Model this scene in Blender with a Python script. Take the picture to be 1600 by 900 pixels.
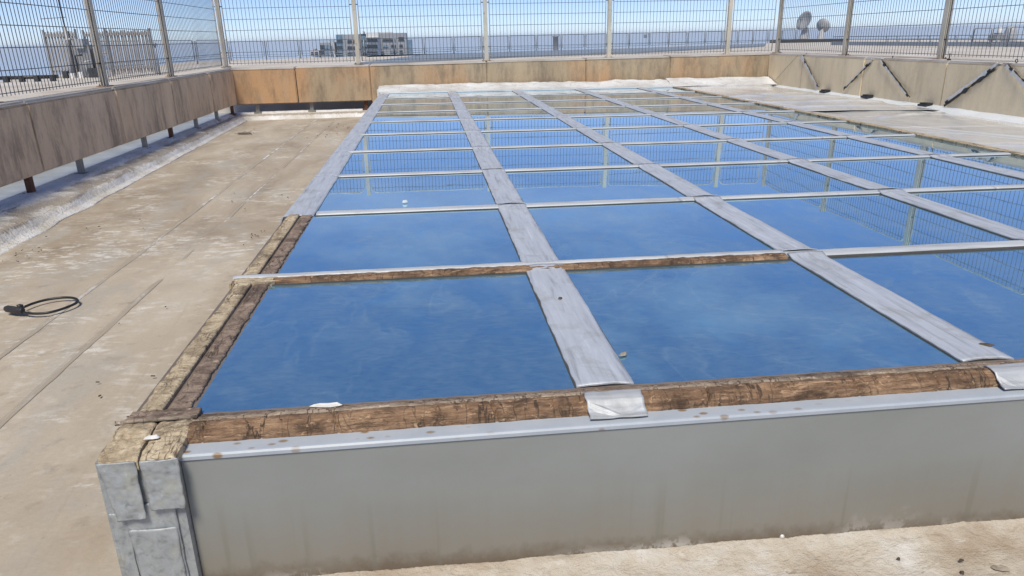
import bpy, bmesh, math, random
import numpy as np
from mathutils import Vector, Matrix, noise

random.seed(7)
sc = bpy.context.scene
for o in list(bpy.data.objects):
    bpy.data.objects.remove(o)
COL = sc.collection
V = Vector
R = math.radians

# ------------------------------------------------------------------ camera
CAM = np.array([0.67185, -1.60958, 0.87394])
YAW, PITCH, ROLL, FPX = 0.108934, 0.338930, -0.0218932, 1113.22
cy_, sy_, cp_, sp_, cr_, sr_ = (math.cos(YAW), math.sin(YAW), math.cos(PITCH), math.sin(PITCH),
                                math.cos(ROLL), math.sin(ROLL))
F_ = np.array([sy_*cp_, cy_*cp_, -sp_]); r0 = np.array([cy_, -sy_, 0.0]); u0 = np.cross(r0, F_)
R_ = cr_*r0 + sr_*u0; U_ = -sr_*r0 + cr_*u0
cd = bpy.data.cameras.new('camera'); cam = bpy.data.objects.new('camera', cd); COL.objects.link(cam)
cd.sensor_width = 36.0; cd.lens = FPX/1600*36.0; cd.clip_start = 0.02; cd.clip_end = 60000
M = Matrix(((R_[0], U_[0], -F_[0], CAM[0]), (R_[1], U_[1], -F_[1], CAM[1]), (R_[2], U_[2], -F_[2], CAM[2]), (0, 0, 0, 1)))
cam.matrix_world = M
sc.camera = cam

# ------------------------------------------------------------------ world and sun
SUN_AZ, SUN_EL = R(194), R(58)      # compass-like: direction TO the sun, measured from +Y clockwise
to_sun = V((math.sin(SUN_AZ)*math.cos(SUN_EL), math.cos(SUN_AZ)*math.cos(SUN_EL), math.sin(SUN_EL)))
w = bpy.data.worlds.new('World'); sc.world = w; w.use_nodes = True
nt = w.node_tree; nt.nodes.clear()
out = nt.nodes.new('ShaderNodeOutputWorld'); bg = nt.nodes.new('ShaderNodeBackground')
sk = nt.nodes.new('ShaderNodeTexSky'); sk.sky_type = 'NISHITA'; sk.sun_disc = False
sk.sun_elevation = SUN_EL; sk.sun_rotation = SUN_AZ; sk.altitude = 6000
sk.air_density = 1.25; sk.dust_density = 0.0; sk.ozone_density = 2.5
# thin soft high cloud over the whole sky, seen mirrored in the panes
tc = nt.nodes.new('ShaderNodeTexCoord'); mp = nt.nodes.new('ShaderNodeMapping'); mp.inputs['Scale'].default_value = (1.6, 1.6, 5.0)
nz = nt.nodes.new('ShaderNodeTexNoise'); nz.inputs['Scale'].default_value = 1.5; nz.inputs['Detail'].default_value = 6; nz.inputs['Roughness'].default_value = .58
rp = nt.nodes.new('ShaderNodeValToRGB'); rp.color_ramp.elements[0].position = .50; rp.color_ramp.elements[1].position = .82
rp.color_ramp.elements[1].color = (.42, .42, .42, 1)
mx = nt.nodes.new('ShaderNodeMix'); mx.data_type = 'RGBA'
L = nt.links.new
L(tc.outputs['Generated'], mp.inputs['Vector']); L(mp.outputs['Vector'], nz.inputs['Vector']); L(nz.outputs['Fac'], rp.inputs['Fac'])
tint = nt.nodes.new('ShaderNodeMix'); tint.data_type = 'RGBA'; tint.blend_type = 'MULTIPLY'; tint.inputs['Factor'].default_value = 1
tint.inputs['B'].default_value = (.88, .90, 1.05, 1)
L(sk.outputs['Color'], tint.inputs['A'])
L(rp.outputs['Color'], mx.inputs['Factor']); L(tint.outputs['Result'], mx.inputs['A'])
mx.inputs['B'].default_value = (7.0, 7.3, 7.8, 1)
L(mx.outputs['Result'], bg.inputs['Color']); bg.inputs['Strength'].default_value = .082
L(bg.outputs['Background'], out.inputs['Surface'])
sd = bpy.data.lights.new('sun', 'SUN'); sd.energy = 2.55; sd.angle = R(16); sd.color = (1.0, .93, .79)
sun = bpy.data.objects.new('sun', sd); COL.objects.link(sun)
sun.rotation_euler = (-to_sun).to_track_quat('-Z', 'Y').to_euler()
vs = sc.view_settings; vs.view_transform = 'Standard'; vs.look = 'None'; vs.exposure = 0.6; vs.gamma = 1.0; vs.use_curve_mapping = False
sc.render.engine = 'CYCLES'; sc.cycles.volume_bounces = 4

# ------------------------------------------------------------------ pixel helpers (lay things out at a real depth)
def ray(x, y): return F_ + R_*(x-800)/FPX - U_*(y-450)/FPX
def onz(x, y, z):
    d = ray(x, y); return V(CAM + d*(z-CAM[2])/d[2])
def ony(x, y, Y):
    d = ray(x, y); return V(CAM + d*(Y-CAM[1])/d[1])
def onx(x, y, X):
    d = ray(x, y); return V(CAM + d*(X-CAM[0])/d[0])

# ------------------------------------------------------------------ material helpers
class NT:
    def __init__(s, name):
        s.m = bpy.data.materials.new(name); s.m.use_nodes = True
        s.t = s.m.node_tree; s.b = s.t.nodes['Principled BSDF']
        s.co = s.t.nodes.new('ShaderNodeTexCoord').outputs['Object']
    def n(s, typ, **kw):
        nd = s.t.nodes.new(typ)
        for k, v in kw.items():
            if k in nd.inputs.keys():
                if hasattr(v, 'is_linked'): s.t.links.new(v, nd.inputs[k])
                else: nd.inputs[k].default_value = v
            else: setattr(nd, k, v)
        return nd
    def l(s, a, b): s.t.links.new(a, b)
    def map(s, scale=(1, 1, 1), loc=(0, 0, 0), rot=(0, 0, 0)):
        return s.n('ShaderNodeMapping', Vector=s.co, Scale=scale, Location=loc, Rotation=rot).outputs[0]
    def noise(s, scale, detail=5, rough=.55, vec=None, dist=0.0):
        return s.n('ShaderNodeTexNoise', Vector=vec or s.co, Scale=scale, Detail=detail, Roughness=rough, Distortion=dist).outputs['Fac']
    def ramp(s, fac, stops):
        r = s.n('ShaderNodeValToRGB', Fac=fac); e = r.color_ramp.elements
        while len(e) < len(stops): e.new(.5)
        for i, (p, c) in enumerate(stops):
            e[i].position = p
            e[i].color = (c, c, c, 1) if not hasattr(c, '__len__') else (*c, 1)
        return r.outputs['Color']
    def mix(s, f, a, b, mode='MIX'):
        m = s.n('ShaderNodeMix', data_type='RGBA', blend_type=mode)
        for k, v in (('Factor', f), ('A', a), ('B', b)):
            if hasattr(v, 'is_linked'): s.l(v, m.inputs[k])
            else: m.inputs[k].default_value = v if not hasattr(v, '__len__') else (*v[:3], 1)
        return m.outputs['Result']
    def math(s, op, a, b=0.0):
        m = s.n('ShaderNodeMath', operation=op)
        for i, v in enumerate((a, b)):
            if hasattr(v, 'is_linked'): s.l(v, m.inputs[i])
            else: m.inputs[i].default_value = v
        return m.outputs[0]
    def sep(s, vec=None):
        return s.n('ShaderNodeSeparateXYZ', Vector=vec or s.co).outputs
    def set(s, col=None, rough=None, metal=None, bump=None, bstr=.3, bdist=.01, **kw):
        for k, v in (('Base Color', col), ('Roughness', rough), ('Metallic', metal)):
            if v is None: continue
            if hasattr(v, 'is_linked'): s.l(v, s.b.inputs[k])
            else: s.b.inputs[k].default_value = (*v, 1) if hasattr(v, '__len__') else v
        for k, v in kw.items(): s.b.inputs[k.replace('_', ' ')].default_value = v
        if bump is not None:
            bm = s.n('ShaderNodeBump', Height=bump, Strength=bstr, Distance=bdist)
            s.l(bm.outputs[0], s.b.inputs['Normal'])
        return s.m
def voro(s, scale, vec=None, feature='DISTANCE_TO_EDGE', rnd=1.0):
    return s.n('ShaderNodeTexVoronoi', Vector=vec or s.co, Scale=scale, feature=feature, Randomness=rnd).outputs['Distance']

def m_floor():
    s = NT('roof_membrane')
    a = s.noise(1.1, 6, .6, s.map((.9, .35, 1)), 1.2); b = s.noise(7, 6, .65); c = s.noise(60, 4, .6)
    d = s.noise(2.6, 5, .62, s.map((1, .5, 1), (3, 7, 0)), .8)
    col = s.ramp(a, [(.30, (.27, .21, .15)), (.44, (.37, .305, .23)), (.58, (.455, .39, .305)), (.72, (.53, .475, .39))])
    col = s.mix(s.ramp(d, [(.50, 0.0), (.70, .6)]), col, (.38, .36, .32))
    col = s.mix(s.ramp(b, [(.58, 0.0), (.74, .55)]), col, (.56, .53, .47))
    col = s.mix(s.ramp(b, [(.25, .45), (.42, 0.0)]), col, (.17, .13, .095))
    # pale scaly crust in patches
    e = s.noise(24, 7, .72, s.map((.45, 1, 1), (0, 0, 0), (0, 0, .5))); g = s.noise(1.7, 4, .6, s.map((1, 1, 1), (11, 2, 0)))
    col = s.mix(s.math('MULTIPLY', s.ramp(e, [(.50, 0.0), (.60, .8)]), s.ramp(g, [(.46, 0.0), (.60, 1.0)])), col, (.66, .635, .58))
    col = s.mix(.10, col, c, 'OVERLAY')
    sp = s.noise(130, 2, .5)
    col = s.mix(s.ramp(sp, [(.74, 0.0), (.79, .8)]), col, (.09, .075, .06))
    h = s.math('ADD', s.math('MULTIPLY', b, .8), s.math('MULTIPLY', e, .5))
    return s.set(col, s.ramp(b, [(.3, .62), (.7, .85)]), bump=h, bstr=.35, bdist=.012)
def m_apron():
    s = NT('sprayed_foam_apron')
    a = s.noise(3.5, 5, .6); b = s.noise(45, 6, .65); c = s.noise(14, 5, .7, s.map((1, 2.2, 1)), .6)
    col = s.ramp(a, [(.32, (.40, .32, .235)), (.48, (.54, .475, .385)), (.64, (.68, .66, .62))])
    col = s.mix(s.ramp(c, [(.26, .6), (.42, 0.0)]), col, (.33, .24, .16))
    col = s.mix(s.ramp(c, [(.62, 0.0), (.74, .5)]), col, (.78, .78, .77))
    return s.set(col, .8, bump=s.math('ADD', b, c), bstr=.9, bdist=.014)
def m_white_membrane():
    s = NT('white_upstand_membrane')
    a = s.noise(2.4, 6, .65); b = s.noise(16, 6, .65, s.map((1, 1, .5)), .6); z = s.sep()[2]
    col = s.ramp(a, [(.3, (.54, .50, .43)), (.5, (.70, .68, .65)), (.66, (.80, .81, .82))])
    step = s.ramp(s.math('ADD', s.math('MULTIPLY', z, -1), s.math('MULTIPLY', s.math('SUBTRACT', b, .5), .05)), [(.308, 0.0), (.318, .85), (.334, .8), (.345, 0.0)])
    col = s.mix(step, col, (.34, .285, .22))
    col = s.mix(s.ramp(b, [(.55, 0.0), (.7, .7)]), col, (.74, .76, .80))
    col = s.mix(s.ramp(b, [(.28, .55), (.42, 0.0)]), col, (.27, .22, .16))
    return s.set(col, .6, bump=s.math('ADD', s.math('MULTIPLY', b, 1.6), s.noise(60, 5)), bstr=.8, bdist=.016)
def m_concrete(name, tint, orange, stain, streak=.7, orient=0):
    s = NT(name)
    vec = s.map((1, 1, .16)); vec2 = s.map((1, 1, .30), (4, 9, 1))
    a = s.noise(1.9, 6, .6, vec, .1); b = s.noise(7.5, 6, .7, vec2, .12); c = s.noise(38, 5, .65); d = s.noise(1.1, 4, .5, s.map((1, 1, .5), (9, 1, 4)))
    col = s.ramp(a, [(.25, tuple(x*.62 for x in tint)), (.5, tint), (.75, tuple(min(1, x*1.22) for x in tint))])
    col = s.mix(s.ramp(d, [(.44, 0.0), (.62, .85)]), col, orange)
    col = s.mix(s.math('MULTIPLY', s.ramp(b, [(.46, 0.0), (.62, 1.0)]), s.math('MULTIPLY', s.ramp(a, [(.35, 1.0), (.62, .25)]), streak)), col, stain)
    col = s.mix(s.ramp(s.noise(4.5, 5, .7, s.map((1, 1, .1), (2, 5, 8))), [(.62, 0.0), (.72, .45)]), col, tuple(min(1, x*1.55) for x in tint))
    col = s.mix(.14, col, c, 'OVERLAY')
    pits = s.noise(95, 3, .6)
    col = s.mix(s.ramp(pits, [(.70, 0.0), (.76, .7)]), col, tuple(x*.35 for x in tint))
    return s.set(col, .9, bump=s.math('ADD', c, s.math('MULTIPLY', pits, -.6)), bstr=.35, bdist=.01)
def m_coping():
    s = NT('coping_screed')
    a = s.noise(1.6, 6, .6); b = s.noise(25, 5, .65)
    col = s.ramp(a, [(.3, (.40, .34, .28)), (.5, (.52, .475, .42)), (.7, (.60, .57, .53))])
    col = s.mix(s.ramp(b, [(.25, .4), (.42, 0.0)]), col, (.30, .22, .16))
    return s.set(col, .88, bump=b, bstr=.3, bdist=.008)
def m_deck():
    s = NT('outer_roof_screed')
    a = s.noise(.35, 6, .6); b = s.noise(3, 5, .6)
    col = s.ramp(a, [(.3, (.44, .39, .34)), (.5, (.55, .51, .46)), (.7, (.62, .60, .57))])
    col = s.mix(s.ramp(b, [(.3, .35), (.5, 0.0)]), col, (.36, .29, .23))
    return s.set(col, .9)
def m_glass():
    s = NT('blue_reflective_glass')
    grime = s.noise(5, 7, .66, s.map((1, .6, 1)), .5); fine = s.noise(34, 6, .7, s.map((.6, 1.6, 1)), .8); big = s.noise(.9, 4, .55)
    xs = s.sep()
    col = s.mix(s.ramp(big, [(.35, 0.0), (.7, 1.0)]), (.155, .57, .84), (.21, .63, .90))
    rough = s.ramp(grime, [(.35, .006), (.62, .014), (.8, .06)])
    wav = s.noise(2.3, 2, .4, s.map((1, 1, 1), (5, 5, 5)))
    h = s.math('ADD', wav, s.math('MULTIPLY', fine, .0025))
    s.set(col, rough, .93, bump=h, bstr=.055, bdist=.012, Coat_Weight=1.0, Coat_Roughness=.012, Coat_IOR=1.75)
    # a thin film of dust on top of the mirror coating
    dust = s.n('ShaderNodeBsdfDiffuse', Color=(.27, .38, .45, 1))
    film = s.math('MULTIPLY', s.ramp(grime, [(.38, .15), (.60, .25), (.76, .42)]), s.ramp(fine, [(.30, .45), (.62, 1.0)]))
    ring = s.noise(2.1, 4, .55, s.map((1, .7, 1), (7, 3, 1)), .6)
    film = s.math('ADD', film, s.math('MULTIPLY', s.ramp(ring, [(.525, 0.0), (.542, .9), (.548, .25), (.64, 0.0)]), s.math('MULTIPLY', grime, .22)))
    film = s.math('ADD', film, s.ramp(s.noise(17, 3, .6, s.map((1, 1, 1), (1, 8, 2))), [(.74, 0.0), (.80, .25)]))
    ms = s.n('ShaderNodeMixShader'); s.l(film, ms.inputs[0]); s.l(s.b.outputs[0], ms.inputs[1]); s.l(dust.outputs[0], ms.inputs[2])
    s.l(ms.outputs[0], s.t.nodes['Material Output'].inputs['Surface'])
    return s.m
def m_tape(name='aluminium_tape', base=(.55, .585, .64), along=1, dirt=(.27, .265, .255), damt=.55):
    s = NT(name)
    st = (14, 1.1, 14) if along == 1 else (1.1, 14, 14)
    a = s.noise(3.2, 6, .62, s.map(st), .5); b = s.noise(60, 6, .7); c = s.noise(7, 6, .65, None, .4)
    col = s.ramp(a, [(.28, tuple(x*.58 for x in base)), (.46, tuple(x*.9 for x in base)), (.62, base), (.78, tuple(min(1, x*1.28) for x in base))])
    col = s.mix(s.ramp(c, [(.28, damt), (.47, 0.0)]), col, dirt)
    col = s.mix(s.ramp(b, [(.62, 0.0), (.72, .5)]), col, (.70, .73, .77))
    return s.set(col, s.ramp(c, [(.3, .60), (.7, .42)]), .22, bump=s.math('ADD', s.math('MULTIPLY', b, .4), a), bstr=.35, bdist=.004)
def m_cap():
    s = NT('pale_cap_strip')
    a = s.noise(3, 6, .62, s.map((1, 9, 9)), .4); b = s.noise(22, 6, .68)
    col = s.ramp(a, [(.28, (.34, .35, .36)), (.5, (.50, .525, .55)), (.72, (.60, .625, .65))])
    col = s.mix(s.ramp(b, [(.26, .5), (.42, 0.0)]), col, (.33, .29, .24))
    return s.set(col, .48, .10, bump=b, bstr=.25, bdist=.004)
def m_fascia():
    s = NT('grey_painted_fascia')
    o = s.sep(); z = o[2]
    a = s.noise(1.3, 5, .6, s.map((1, 1, 1.6))); st = s.noise(9, 6, .7, s.map((2.2, 1, .10)), .2); b = s.noise(24, 6, .7, s.map((1, 1, .8)))
    col = s.ramp(a, [(.3, (.23, .24, .223)), (.7, (.28, .292, .283))])
    low = s.ramp(s.math('ADD', z, s.math('MULTIPLY', st, .10)), [(-.0, 0.0), (.001, 0.0)])
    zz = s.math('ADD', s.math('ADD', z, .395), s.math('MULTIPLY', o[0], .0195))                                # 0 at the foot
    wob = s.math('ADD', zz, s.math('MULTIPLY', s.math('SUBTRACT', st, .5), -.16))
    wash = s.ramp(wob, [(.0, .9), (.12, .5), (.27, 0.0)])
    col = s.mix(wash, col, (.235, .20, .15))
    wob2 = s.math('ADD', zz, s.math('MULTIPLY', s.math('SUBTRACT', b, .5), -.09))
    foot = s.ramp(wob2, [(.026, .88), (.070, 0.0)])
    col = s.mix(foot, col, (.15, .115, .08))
    peel = s.math('MULTIPLY', s.ramp(s.math('ADD', zz, s.math('MULTIPLY', s.math('SUBTRACT', s.noise(3.2, 2, .5), .5), -.35)), [(.0, 1.0), (.05, 0.0)]), s.ramp(b, [(.46, 0.0), (.54, .75)]))
    col = s.mix(peel, col, (.52, .49, .44))
    drip = s.noise(30, 2, .5, s.map((1, 1, .02)))
    col = s.mix(s.math('MULTIPLY', s.ramp(drip, [(.62, 0.0), (.70, .5)]), s.ramp(zz, [(.06, 1.0), (.26, 0.0)])), col, (.18, .17, .13))
    return s.set(col, s.ramp(b, [(.3, .38), (.7, .52)]), .0, bump=s.noise(2.5, 3, .5), bstr=.10, bdist=.02)
def m_ledge():
    s = NT('pale_blue_grey_ledge')
    b = s.noise(12, 5, .65); v = voro(s, 17, s.map((1, 1.8, 1)), 'F1')
    pick = s.noise(3.0, 2, .5, s.map((1, 1, 1), (3, 1, 8)))
    col = s.ramp(b, [(.3, (.38, .42, .47)), (.7, (.44, .48, .525))])
    spot = s.math('MULTIPLY', s.ramp(v, [(.13, .9), (.24, 0.0)]), s.ramp(pick, [(.36, 0.0), (.48, 1.0)]))
    col = s.mix(spot, col, (.24, .15, .07))
    return s.set(col, .35, .0, bump=b, bstr=.05, bdist=.01)
def m_wood(name, c0, c1, c2, crack=.8, sc_=(3, 22, 22), dark=(.05, .032, .02), vs_=(1.0, 1.2, 1)):
    s = NT(name)
    a = s.noise(5, 7, .68, s.map(sc_), .6); b = s.noise(70, 6, .7); c = s.noise(6, 6, .68, None, .7)
    col = s.ramp(a, [(.26, c0), (.48, c1), (.72, c2)])
    col = s.mix(s.ramp(c, [(.34, .85), (.52, 0.0)]), col, tuple(x*.55 for x in c0))
    col = s.mix(s.ramp(c, [(.58, 0.0), (.74, .55)]), col, tuple(min(1, x*1.25) for x in c2))
    wv = s.n('ShaderNodeVectorMath', operation='MULTIPLY_ADD'); s.l(s.n('ShaderNodeTexNoise', Vector=s.co, Scale=55.0, Detail=4).outputs['Color'], wv.inputs[0]); wv.inputs[1].default_value = (.030, .030, .030); s.l(s.map(vs_), wv.inputs[2])
    blot = s.noise(8, 5, .7, s.map((1, 2, 2), (6, 2, 9)), .8)
    col = s.mix(s.ramp(blot, [(.54, 0.0), (.66, .75)]), col, tuple(x*.5 for x in c0))
    col = s.mix(s.ramp(blot, [(.30, .6), (.40, 0.0)]), col, tuple(min(1, x*1.35) for x in c2))
    v = voro(s, 46, wv.outputs[0])
    wob = s.noise(13, 4, .6)
    col = s.mix(s.math('MULTIPLY', s.ramp(v, [(.01, crack), (.07, 0.0)]), s.ramp(wob, [(.50, 0.0), (.60, 1.0)])), col, dark)
    l1 = s.math('ABSOLUTE', s.math('SUBTRACT', s.noise(26, 3, .5, s.map((1, .22, .22), (2, 7, 3)), .4), .5))
    l2 = s.math('ABSOLUTE', s.math('SUBTRACT', s.noise(30, 4, .55, s.map((.16, 1.3, 1.3), (5, 1, 8)), .5), .5))
    gate = s.ramp(s.noise(5, 4, .6, s.map((1, 1, 1), (8, 8, 1))), [(.42, 0.0), (.54, 1.0)])
    col = s.mix(s.math('MULTIPLY', s.ramp(l1, [(.006, .9), (.020, 0.0)]), gate), col, dark)
    col = s.mix(s.math('MULTIPLY', s.ramp(l2, [(.005, .7), (.018, 0.0)]), s.ramp(wob, [(.38, .15), (.55, 1.0)])), col, dark)
    flk = s.noise(48, 5, .7, s.map((.6, 1, 1), (3, 3, 3)), .6)
    col = s.mix(s.ramp(flk, [(.60, 0.0), (.66, .6)]), col, tuple(min(1, x*1.5) for x in c2))
    col = s.mix(.2, col, b, 'OVERLAY')
    return s.set(col, .88, bump=s.math('ADD', s.math('MULTIPLY', s.math('MINIMUM', v, .1), 1.5), s.math('ADD', a, b)), bstr=.7, bdist=.006)
def m_plain(name, col, rough=.6, metal=0.0, var=.18, scale=8, bstr=.1, **kw):
    s = NT(name)
    a = s.noise(scale, 5, .62)
    c = s.ramp(a, [(.3, tuple(x*(1-var) for x in col)), (.7, tuple(min(1, x*(1+var)) for x in col))])
    return s.set(c, rough, metal, bump=a, bstr=bstr, bdist=.005, **kw)
def m_rust(name, base, rust, lo=.50, hi=.62, metal=.3, rough=.5, scale=9):
    s = NT(name)
    a = s.noise(scale, 6, .68); b = s.noise(2.5, 5, .6)
    c = s.ramp(b, [(.3, tuple(x*.78 for x in base)), (.7, tuple(min(1, x*1.15) for x in base))])
    c = s.mix(s.ramp(a, [(lo, 0.0), (hi, .9)]), c, rust)
    return s.set(c, rough, metal, bump=a, bstr=.2, bdist=.004)
def m_film():
    s = NT('clear_plastic_sheet')
    a = s.noise(1.3, 5, .6, s.map((1, .5, 1)), .8); b = s.noise(6, 6, .62, s.map((1, .45, 1)), 1.0)
    col = s.ramp(a, [(.3, (.50, .49, .475)), (.55, (.60, .60, .60)), (.75, (.68, .69, .70))])
    yy = s.math('ADD', s.sep()[1], s.math('MULTIPLY', s.math('SUBTRACT', s.noise(.9, 3, .5), .5), .35))
    fr = s.math('ABSOLUTE', s.math('SUBTRACT', s.math('FRACT', s.math('DIVIDE', yy, 1.1004)), .5))
    col = s.mix(s.ramp(fr, [(.0, .75), (.035, .6), (.06, 0.0)]), col, (.78, .79, .80))
    col = s.mix(s.ramp(b, [(.60, 0.0), (.74, .5)]), col, (.70, .70, .71))
    return s.set(col, s.ramp(b, [(.3, .05), (.7, .20)]), .0, bump=b, bstr=.12, bdist=.03, IOR=1.55)
def m_foil():
    s = NT('white_crumpled_sheet')
    b = s.noise(9, 6, .66, None, .8); a = s.noise(2.2, 4, .6)
    col = s.ramp(a, [(.3, (.50, .49, .475)), (.6, (.70, .71, .72))])
    col = s.mix(s.ramp(b, [(.3, .4), (.45, 0.0)]), col, (.40, .36, .31))
    return s.set(col, s.ramp(b, [(.35, .22), (.65, .5)]), .0, bump=b, bstr=.5, bdist=.03)
def m_sea():
    s = NT('sea_water')
    a = s.noise(.004, 6, .6, s.map((1, .3, 1))); b = s.noise(.08, 4, .6)
    col = s.ramp(a, [(.3, (.10, .20, .36)), (.7, (.14, .26, .43))])
    return s.set(col, .12, 0.0)
def m_building(name, col, rough=.75):
    s = NT(name)
    a = s.noise(.35, 5, .6); z = s.n('ShaderNodeTexWave', Vector=s.co, Scale=1.1, wave_type='BANDS', bands_direction='Z').outputs['Fac']
    c = s.ramp(a, [(.3, tuple(x*.85 for x in col)), (.7, tuple(min(1, x*1.1) for x in col))])
    c = s.mix(s.ramp(z, [(.90, 0.0), (.97, .25)]), c, tuple(x*.6 for x in col))
    return s.set(c, rough)

MT = dict(
    dark_strip=m_plain('plain_dark_strip', (.07, .062, .055), .8),
    floor=m_floor(), apron=m_apron(), white=m_white_membrane(),
    wall_l=m_concrete('stained_brown_concrete', (.72, .555, .39), (.71, .525, .35), (.30, .235, .175), .95),
    wall_b=m_concrete('orange_tan_concrete', (.43, .33, .215), (.54, .315, .16), (.19, .15, .105), .85),
    wall_r=m_concrete('pale_tan_concrete', (.78, .64, .43), (.80, .66, .45), (.50, .41, .27), .5),
    coping=m_coping(), deck=m_deck(), glass=m_glass(), tape=m_tape(), tape_x=m_tape('aluminium_tape_patch', (.50, .52, .54), 0),
    tape_dull=m_tape('weathered_hanging_tape', (.38, .40, .405), 1, (.46, .44, .32), .8),
    cap=m_cap(), fascia=m_fascia(), ledge=m_ledge(),
    timber=m_wood('cracked_brown_timber', (.10, .056, .032), (.235, .138, .078), (.42, .28, .17), .6, (3, 26, 26), (.05, .032, .02), (.35, 2.2, 2)),
    cream=m_wood('weathered_cream_filler', (.31, .23, .15), (.50, .40, .265), (.62, .53, .38), .6, (9, 5, 9), (.10, .07, .045)),
    brown=m_wood('old_brown_adhesive', (.15, .105, .08), (.26, .19, .145), (.38, .295, .225), .7, (10, 6, 10)),
    margin=m_plain('grey_brown_margin', (.185, .15, .125), .8, scale=14, bstr=.3),
    bead=m_wood('grey_wood_bead', (.22, .165, .12), (.36, .285, .215), (.48, .40, .315), .6, (2, 30, 30)),
    yellow=m_wood('bare_yellow_wood', (.36, .27, .16), (.52, .41, .26), (.62, .53, .39), .3, (14, 2, 14)),
    post=m_rust('galvanised_fence_post', (.56, .51, .42), (.24, .15, .09), .60, .72, .05, .55),
    postb=m_rust('rusty_post_foot', (.40, .33, .24), (.19, .085, .04), .42, .58, .2, .8, 14),
    wire=m_plain('fence_wire', (.08, .09, .10), .6, .1),
    frame=m_plain('fence_frame_tube', (.48, .47, .44), .5, .1),
    stub=m_rust('grey_steel_stub', (.30, .29, .265), (.22, .12, .06), .62, .75, .3, .6),
    stubr=m_rust('rusted_steel_stub', (.16, .07, .04), (.10, .045, .03), .45, .6, .1, .9, 20),
    light_slot_floor=m_plain('blue_grey_metal_sheet', (.42, .47, .53), .4, .3, .2, 3),
    film=m_film(), foil=m_foil(), sea=m_sea(),
    stripw=m_plain('sky_tinted_membrane', (.66, .71, .78), .3, 0, .08, 4),  # reflected sky painted in as a pale blue base colour
    black=m_plain('black_rubber', (.018, .018, .02), .45, 0, .2, 30),
    blackp=m_plain('black_plastic', (.028, .029, .033), .5, 0, .15, 30),
    strapw=m_plain('white_strap', (.62, .61, .58), .7, 0, .15, 30),
    chip=m_plain('bark_chip', (.33, .28, .22), .9, 0, .35, 40, .4), dark=m_plain('dark_leaf_litter', (.085, .065, .045), .9, 0, .4, 40),
    stone=m_plain('yellow_stone', (.42, .31, .14), .85, 0, .3, 40, .4), whitec=m_plain('white_paint_chip', (.74, .73, .70), .7, 0, .08, 30),
    rail=m_plain('grey_rail_paint', (.27, .30, .34), .5, .3), metalroof=m_plain('blue_grey_roof_sheet', (.25, .29, .335), .5, .2, .15, .6),
    darkbox=m_plain('dark_rubber_base', (.04, .042, .045), .8),
    screen=m_plain('pale_steel_slat', (.36, .335, .31), .55, .1, .15, 2), dish=m_plain('grey_dish', (.36, .37, .385), .5, 0, .12, 3),
    dishp=m_plain('pale_dish_pedestal', (.45, .45, .46), .6), machine=m_plain('grey_machine_casing', (.30, .30, .30), .5, .2, .2, 6),
    bwall=m_building('grey_building_cladding', (.34, .335, .335)), bwhite=m_building('white_building_render', (.62, .61, .60)),
    bglass=m_plain('blue_curtain_glass', (.17, .25, .32), .15, .3, .25, .8), bdark=m_plain('dark_window', (.035, .04, .05), .15, 0, .3, 3),
)

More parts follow.
